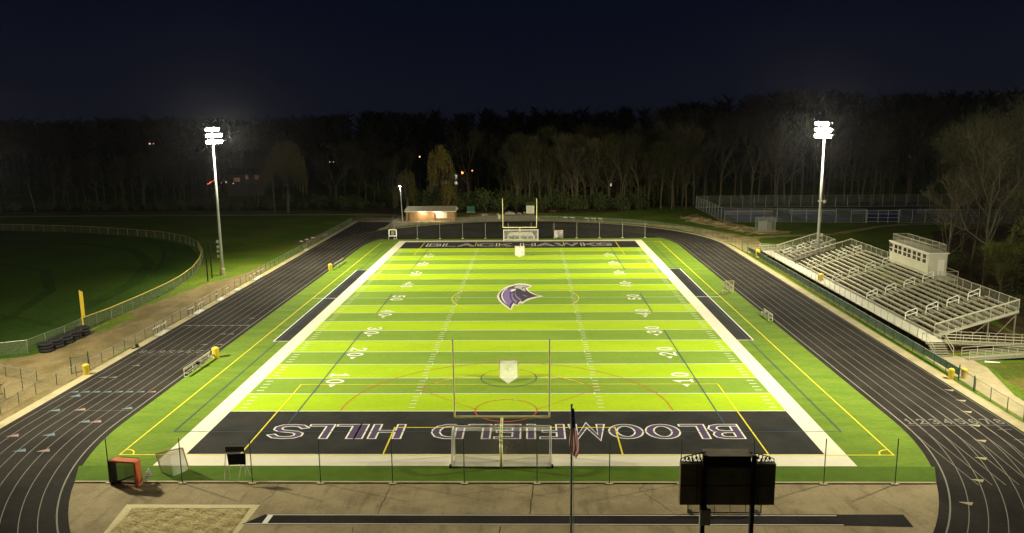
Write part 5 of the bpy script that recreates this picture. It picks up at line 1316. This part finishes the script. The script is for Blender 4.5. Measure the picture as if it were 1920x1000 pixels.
forest(-22, 48, 180, 205, 34, (20, 25), bare + budd, 'dim taller tree deeper in the woods behind the far goal posts', 'dim trees deeper in the woods behind the goal posts')
forest(49, 128, 170, 195, 36, (22, 28), bare + pale, 'tall slim bare tree beyond the tennis courts', 'slim trees beyond the tennis courts', 4)
forest(50, 150, 198, 230, 34, (24, 29), bare, 'dark bare tree high behind the tennis courts', 'dark trees high behind the tennis courts', 5)
forest(-150, -76, 172, 205, 30, (12, 18), bare + budd, 'dark tree beyond the unlit field on the far left', 'dark trees beyond the unlit field', 5)
forest(-62, -38, 172, 205, 14, (14, 21), bare + budd, 'dark bare tree between the big willow and the lamp post', 'dark trees between the willow and the lamp post', 4)
for i in range(46):
    x = -28 + 75 * i / 46 + rnd.uniform(-1, 1); y = (158 + rnd.uniform(0, 8)) if x < 36 else 172 + rnd.uniform(0, 4)
    if abs(x + 14.6) < 3.5 and y < 162: y += 6
    rnd.choice(shr).put(x, y, rnd.uniform(.8, 1.7), rnd.random() * 6, 'olive shrub of the undergrowth at the foot of the far woods', 'shrub', 'shrubs along the foot of the far woods')
for i in range(42):
    x = -160 + 124 * i / 42 + rnd.uniform(-1, 1)
    rnd.choice(shr).put(x, 166 + rnd.uniform(0, 7), rnd.uniform(.5, 1.15), rnd.random() * 6, 'dark shrub in the hedge row beyond the unlit field', 'shrub', 'shrubs of the hedge row beyond the unlit field')
Kind('willow_tree', willow(3, 21, 7.6, 1700, 'shrub' if False else 'willow')).put(-68, 161, 1.0, 0, 'huge dim weeping willow beyond the field, right of the left floodlight pole', 'willow tree')
Kind('willow_tree', willow(8, 12.5, 3.4, 420)).put(-32.6, 156, 1.0, 1, 'small weeping willow rising just behind the lit lamp post', 'willow tree')
mat('willow_gold', (0.145, 0.115, 0.022), 0.9, var=0.3, scale=0.4)
wl2 = Kind('willow_tree', willow(14, 19, 5.0, 520, 'willow_gold')); wl2.put(-24.0, 165, 1.02, 2, 'golden weeping willow rising above the brick building', 'willow tree')
Kind('willow_tree', willow(19, 9.5, 3.0, 300, 'willow_gold')).put(-21.5, 159, 1.0, 2, 'low drooping willow clump close behind the brick building', 'willow tree')
# right hand trees near the bleachers
yk = [Kind('leafing_tree', [(n_, b, ('leaf_yellow' if n_ == 'leaves' else m)) for n_, b, m in proto('budding', 91 + i, 15)]) for i in range(2)]
for i, (x, y, h, k, s_) in enumerate((
    (69.0, 49.5, 1.22, pale[0], 'pale straight bare trunk rising right of the press box'),
    (76, 66, 1.32, fine[0], 'large budding tree behind the press box at the right'),
    (71.5, 42.5, 1.42, fine[1], 'tallest budding tree at the right edge of the picture'),
    (84, 84, 1.25, fine[1], 'bare tree with tangled branches behind the press box roof'),
    (80, 54, 1.40, fine[2], 'big leafing tree in the row behind the bleachers'),
    (67.5, 57.5, .95, pale[1], 'thin pale forked tree close behind the press box'),
    (90, 70, 1.5, fine[0], 'dark tall tree deeper in the woods on the right'),
    (88, 50, 1.5, bare[3], 'dark tree farther back behind the budding trees at the right'),
    (98, 92, 1.45, bare[0], 'dark bare tree between the courts and the right woods'),
    (104, 112, 1.2, fine[1], 'bare tree overhanging the right end of the tennis courts'),
    (78, 35, 1.35, fine[0], 'dark tree at the right edge level with the bleacher end'),
    (92, 34, 1.5, fine[0], 'dark budding tree half out of the picture at the right edge'))):
    k.put(x, y, h, i * 1.3, s_, 'tree')
yk[0].put(66.5, 41.0, .62, 0, 'small tree with fresh yellow green leaves behind the bleachers', 'tree')
yk[1].put(70.5, 37.0, .92, 2, 'yellow green leafing tree at the right edge behind the bleachers', 'tree')
yk[0].put(74.5, 45.5, 1.15, 4, 'tall yellow green leafing tree at the right edge', 'tree')
for i in range(14):
    shr[i % 3].put(62.5 + rnd.uniform(0, 16), 16 + 4.4 * i, rnd.uniform(.5, 1.0), i, 'dark shrub in the undergrowth behind the bleachers', 'shrub', 'shrubs behind the bleachers')
# brush by the near left fence
bs = Kind('dry_bush', shrubp(99, 2.2, 1.7, 620, 'dry_brush', .10))
for i, (x, y) in enumerate(((-49.6, 4.2), (-48.3, 2.4), (-50.8, 2.2), (-49.2, 0.2))): bs.put(x, y, 1.0, i, '%s dry brown bush inside the small fence at the left edge' % ORD[i], 'bush')

# far-off wood: one dark mass of bare crowns on the rising ground
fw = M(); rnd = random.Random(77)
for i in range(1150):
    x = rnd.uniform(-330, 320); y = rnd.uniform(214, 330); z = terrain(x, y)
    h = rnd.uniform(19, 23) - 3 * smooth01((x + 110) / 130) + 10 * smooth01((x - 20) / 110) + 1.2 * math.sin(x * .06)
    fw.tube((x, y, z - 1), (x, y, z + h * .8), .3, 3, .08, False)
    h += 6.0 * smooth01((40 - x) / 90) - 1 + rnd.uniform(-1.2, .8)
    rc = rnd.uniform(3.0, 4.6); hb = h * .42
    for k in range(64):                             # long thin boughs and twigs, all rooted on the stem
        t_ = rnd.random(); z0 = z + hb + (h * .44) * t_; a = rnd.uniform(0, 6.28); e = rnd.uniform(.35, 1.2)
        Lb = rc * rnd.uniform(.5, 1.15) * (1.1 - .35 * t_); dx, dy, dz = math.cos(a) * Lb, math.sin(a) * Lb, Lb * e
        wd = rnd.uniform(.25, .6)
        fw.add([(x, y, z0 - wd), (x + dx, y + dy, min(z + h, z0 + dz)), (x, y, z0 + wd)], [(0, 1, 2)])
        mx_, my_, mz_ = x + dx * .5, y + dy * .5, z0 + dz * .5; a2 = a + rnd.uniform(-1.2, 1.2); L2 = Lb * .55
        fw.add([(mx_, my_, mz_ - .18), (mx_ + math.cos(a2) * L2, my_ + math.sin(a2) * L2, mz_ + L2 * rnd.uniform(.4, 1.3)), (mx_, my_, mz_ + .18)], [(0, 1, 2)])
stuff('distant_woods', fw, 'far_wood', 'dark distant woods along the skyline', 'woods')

# ------------------------------------------------------------------ distant lamps and houses
def far_lamp(x, y, z, m, label, r=.28, cat='street lamp'):
    g0 = terrain(x, y); t = thing('distant_lamp', label, cat, (x, y, g0 - .3), 0, None)
    h = max(1.5, z - g0 + .3)
    M().tube((0, .3, 0), (0, .3, h), .08, 5).build('pole', 'black_metal', t)
    b = M(); k = 8
    for j in range(5):
        for i in range(k):
            a = 2 * math.pi * i / k; p = math.pi * j / 4; b.v.append((r * math.sin(p) * math.cos(a), r * math.sin(p) * math.sin(a), r * math.cos(p)))
    for j in range(4):
        for i in range(k): b.f.append((j * k + i, (j + 1) * k + i, (j + 1) * k + (i + 1) % k, j * k + (i + 1) % k))
    b.build('bulb', m, t, loc=(0, 0, h))
FL = [(-177.7, 205, 16.9, 'lamp_pink', 'left of a pair of red white lamps in the far left woods'), (-176.2, 205, 16.9, 'lamp_pink', 'right of a pair of red white lamps in the far left woods')]
# the lamps stand in front of the woods mass at their own distances
for (x, y, z, m, lab, r) in (
    (-127.9, 205, 18.93, 'lamp_pink', 'left lamp of a red white pair in the dark woods far left', .26), (-126.6, 205, 18.95, 'lamp_pink', 'right lamp of a red white pair in the dark woods far left', .2),
    (55.9, 209, 17.7, 'lamp_orange', 'warm lamp high in the woods left of the right floodlight pole', .26),
    (53.0, 209, 8.9, 'lamp_pink', 'left lamp of a red pair low in the woods behind the tennis fence', .2), (56.5, 209, 8.9, 'lamp_pink', 'right lamp of a red pair low in the woods behind the tennis fence', .2),
    (70.4, 208, 17.2, 'lamp_dim', 'faint greenish lamp high in the woods above the tennis courts', .16), (83.5, 208, 17.0, 'lamp_dim', 'faint lamp high in the woods just left of the right floodlight pole', .16),
    (147.4, 208, 19.1, 'lamp_white', 'white lamp high in the woods at the right', .22),
    (-35.9, 209, 13.6, 'lamp_orange', 'small red lamp in the crown of the golden willow', .2),
    (-21.3, 209, 7.95, 'lamp_orange', 'bigger orange lamp right of the lit house windows', .42), (-17.7, 209, 8.7, 'lamp_orange', 'smaller orange lamp right of the bigger orange one', .26),
    (5.2, 206, 12.1, 'lamp_dim', 'tiny white lamp between the trees right of the far goal posts', .18), (-84.0, 206, 13.0, 'lamp_dim', 'tiny white lamp seen through the big willow', .2),
    (-66.5, 206, 12.2, 'lamp_dim', 'left of two faint lamps right of the big willow', .16), (-65.2, 206, 12.2, 'lamp_dim', 'right of two faint lamps right of the big willow', .12),
    (-104.6, 206, 5.4, 'lamp_pink', 'first faint lamp right of the red string of lights', .2), (-102.9, 206, 5.5, 'lamp_dim', 'second faint lamp right of the red string of lights', .2), (-100.4, 206, 5.1, 'lamp_dim', 'third faint lamp right of the red string of lights', .22),
    (120.6, 208, 13.0, 'lamp_dim', 'first of three dim lamps in the woods right of the floodlight pole', .18), (124.2, 208, 12.4, 'lamp_dim', 'second of three dim lamps in the woods right of the floodlight pole', .13), (131.5, 208, 12.3, 'lamp_dim', 'third of three dim lamps in the woods right of the floodlight pole', .16)):
    far_lamp(x, y, z, m, lab, r)
t = thing('light_string', 'sloping string of small red lights beyond the left floodlight pole', 'string lights', (-108, 206, 0))
w = M(); pts = [(-1.3 + .5 * i + .12 * math.sin(i * 2), 0, 5.0 + .27 * i + .12 * math.sin(i * 3.1)) for i in range(10)]
w.path(pts, .02, 4); w.build('wire', 'black_metal', t)
M().tube((-1.3, 0, 0), (-1.3, 0, 5.0), .07, 5).build('pole', 'black_metal', t); M().tube((pts[-1][0], 0, 0), pts[-1], .07, 5).build('pole', 'black_metal', t)
for p in pts: q = M(); q.tube((0, 0, -.12), (0, 0, .12), .14, 6); q.build('bulb', 'lamp_red', t, loc=p)
def house(x, y, w, d, h, label, wins, wall='house_wall'):
    t = thing('house', label, 'house', (x, y, terrain(x, y) - .5))
    M().box(0, d / 2, h / 2, w, d, h).build('wall', wall, t)
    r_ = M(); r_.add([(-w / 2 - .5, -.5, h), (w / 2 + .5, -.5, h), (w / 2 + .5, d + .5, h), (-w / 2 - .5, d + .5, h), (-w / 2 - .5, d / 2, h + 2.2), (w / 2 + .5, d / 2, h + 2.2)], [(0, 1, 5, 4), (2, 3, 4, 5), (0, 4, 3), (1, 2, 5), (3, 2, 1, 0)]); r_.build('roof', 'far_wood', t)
    for wx, wz, ww, wh, m in wins:
        fo = M().box(wx, -.03, wz, ww + .2, .06, wh + .2).build('window', 'white_paint', t); M().box(wx, -.08, wz, ww, .04, wh).build('pane', m, fo)
house(-25.5, 210, 15, 8, 6.8, 'dim house with white lit windows behind the brick building', [(1.95, 6.0, .75, 1.5, 'window_lit'), (1.95, 3.9, .85, 1.0, 'window_lit'), (-1.7, 3.75, .7, .9, 'window_lit'), (-5, 3.8, 1, 1.2, 'glass_dark')])
house(-98, 210, 13, 8, 8.0, 'dark house with reddish windows left of the big willow', [(-3.2, 6.2, .8, 1.2, 'window_dim'), (-2.0, 6.2, .8, 1.2, 'window_dim'), (1.0, 7.2, .7, 1.4, 'window_dim'), (4.5, 7.0, 1.4, 1.2, 'window_dim')])
house(31, 205, 7, 6, 4.6, 'dim red brown house wall glimpsed through the woods', [(-1.2, 3, .4, .9, 'window_lit')], 'house_red')

# ------------------------------------------------------------------ thin scattering volume added to imitate lens glare round the floodlights
hz = M(); hz.box(0, 110, 20, 760, 600, 50)
m = bpy.data.materials.new('halo_volume'); m.use_nodes = True; n = m.node_tree.nodes; n.remove(n['Principled BSDF'])
v = n.new('ShaderNodeVolumePrincipled'); v.inputs['Color'].default_value = (.9, .9, 1.0, 1); v.inputs['Density'].default_value = 0.00005; v.inputs['Anisotropy'].default_value = 0.9
m.node_tree.links.new(v.outputs[0], n['Material Output'].inputs['Volume']); MT['halo_volume'] = m
o = hz.build('halo_volume', 'halo_volume'); o['kind'] = 'stuff'
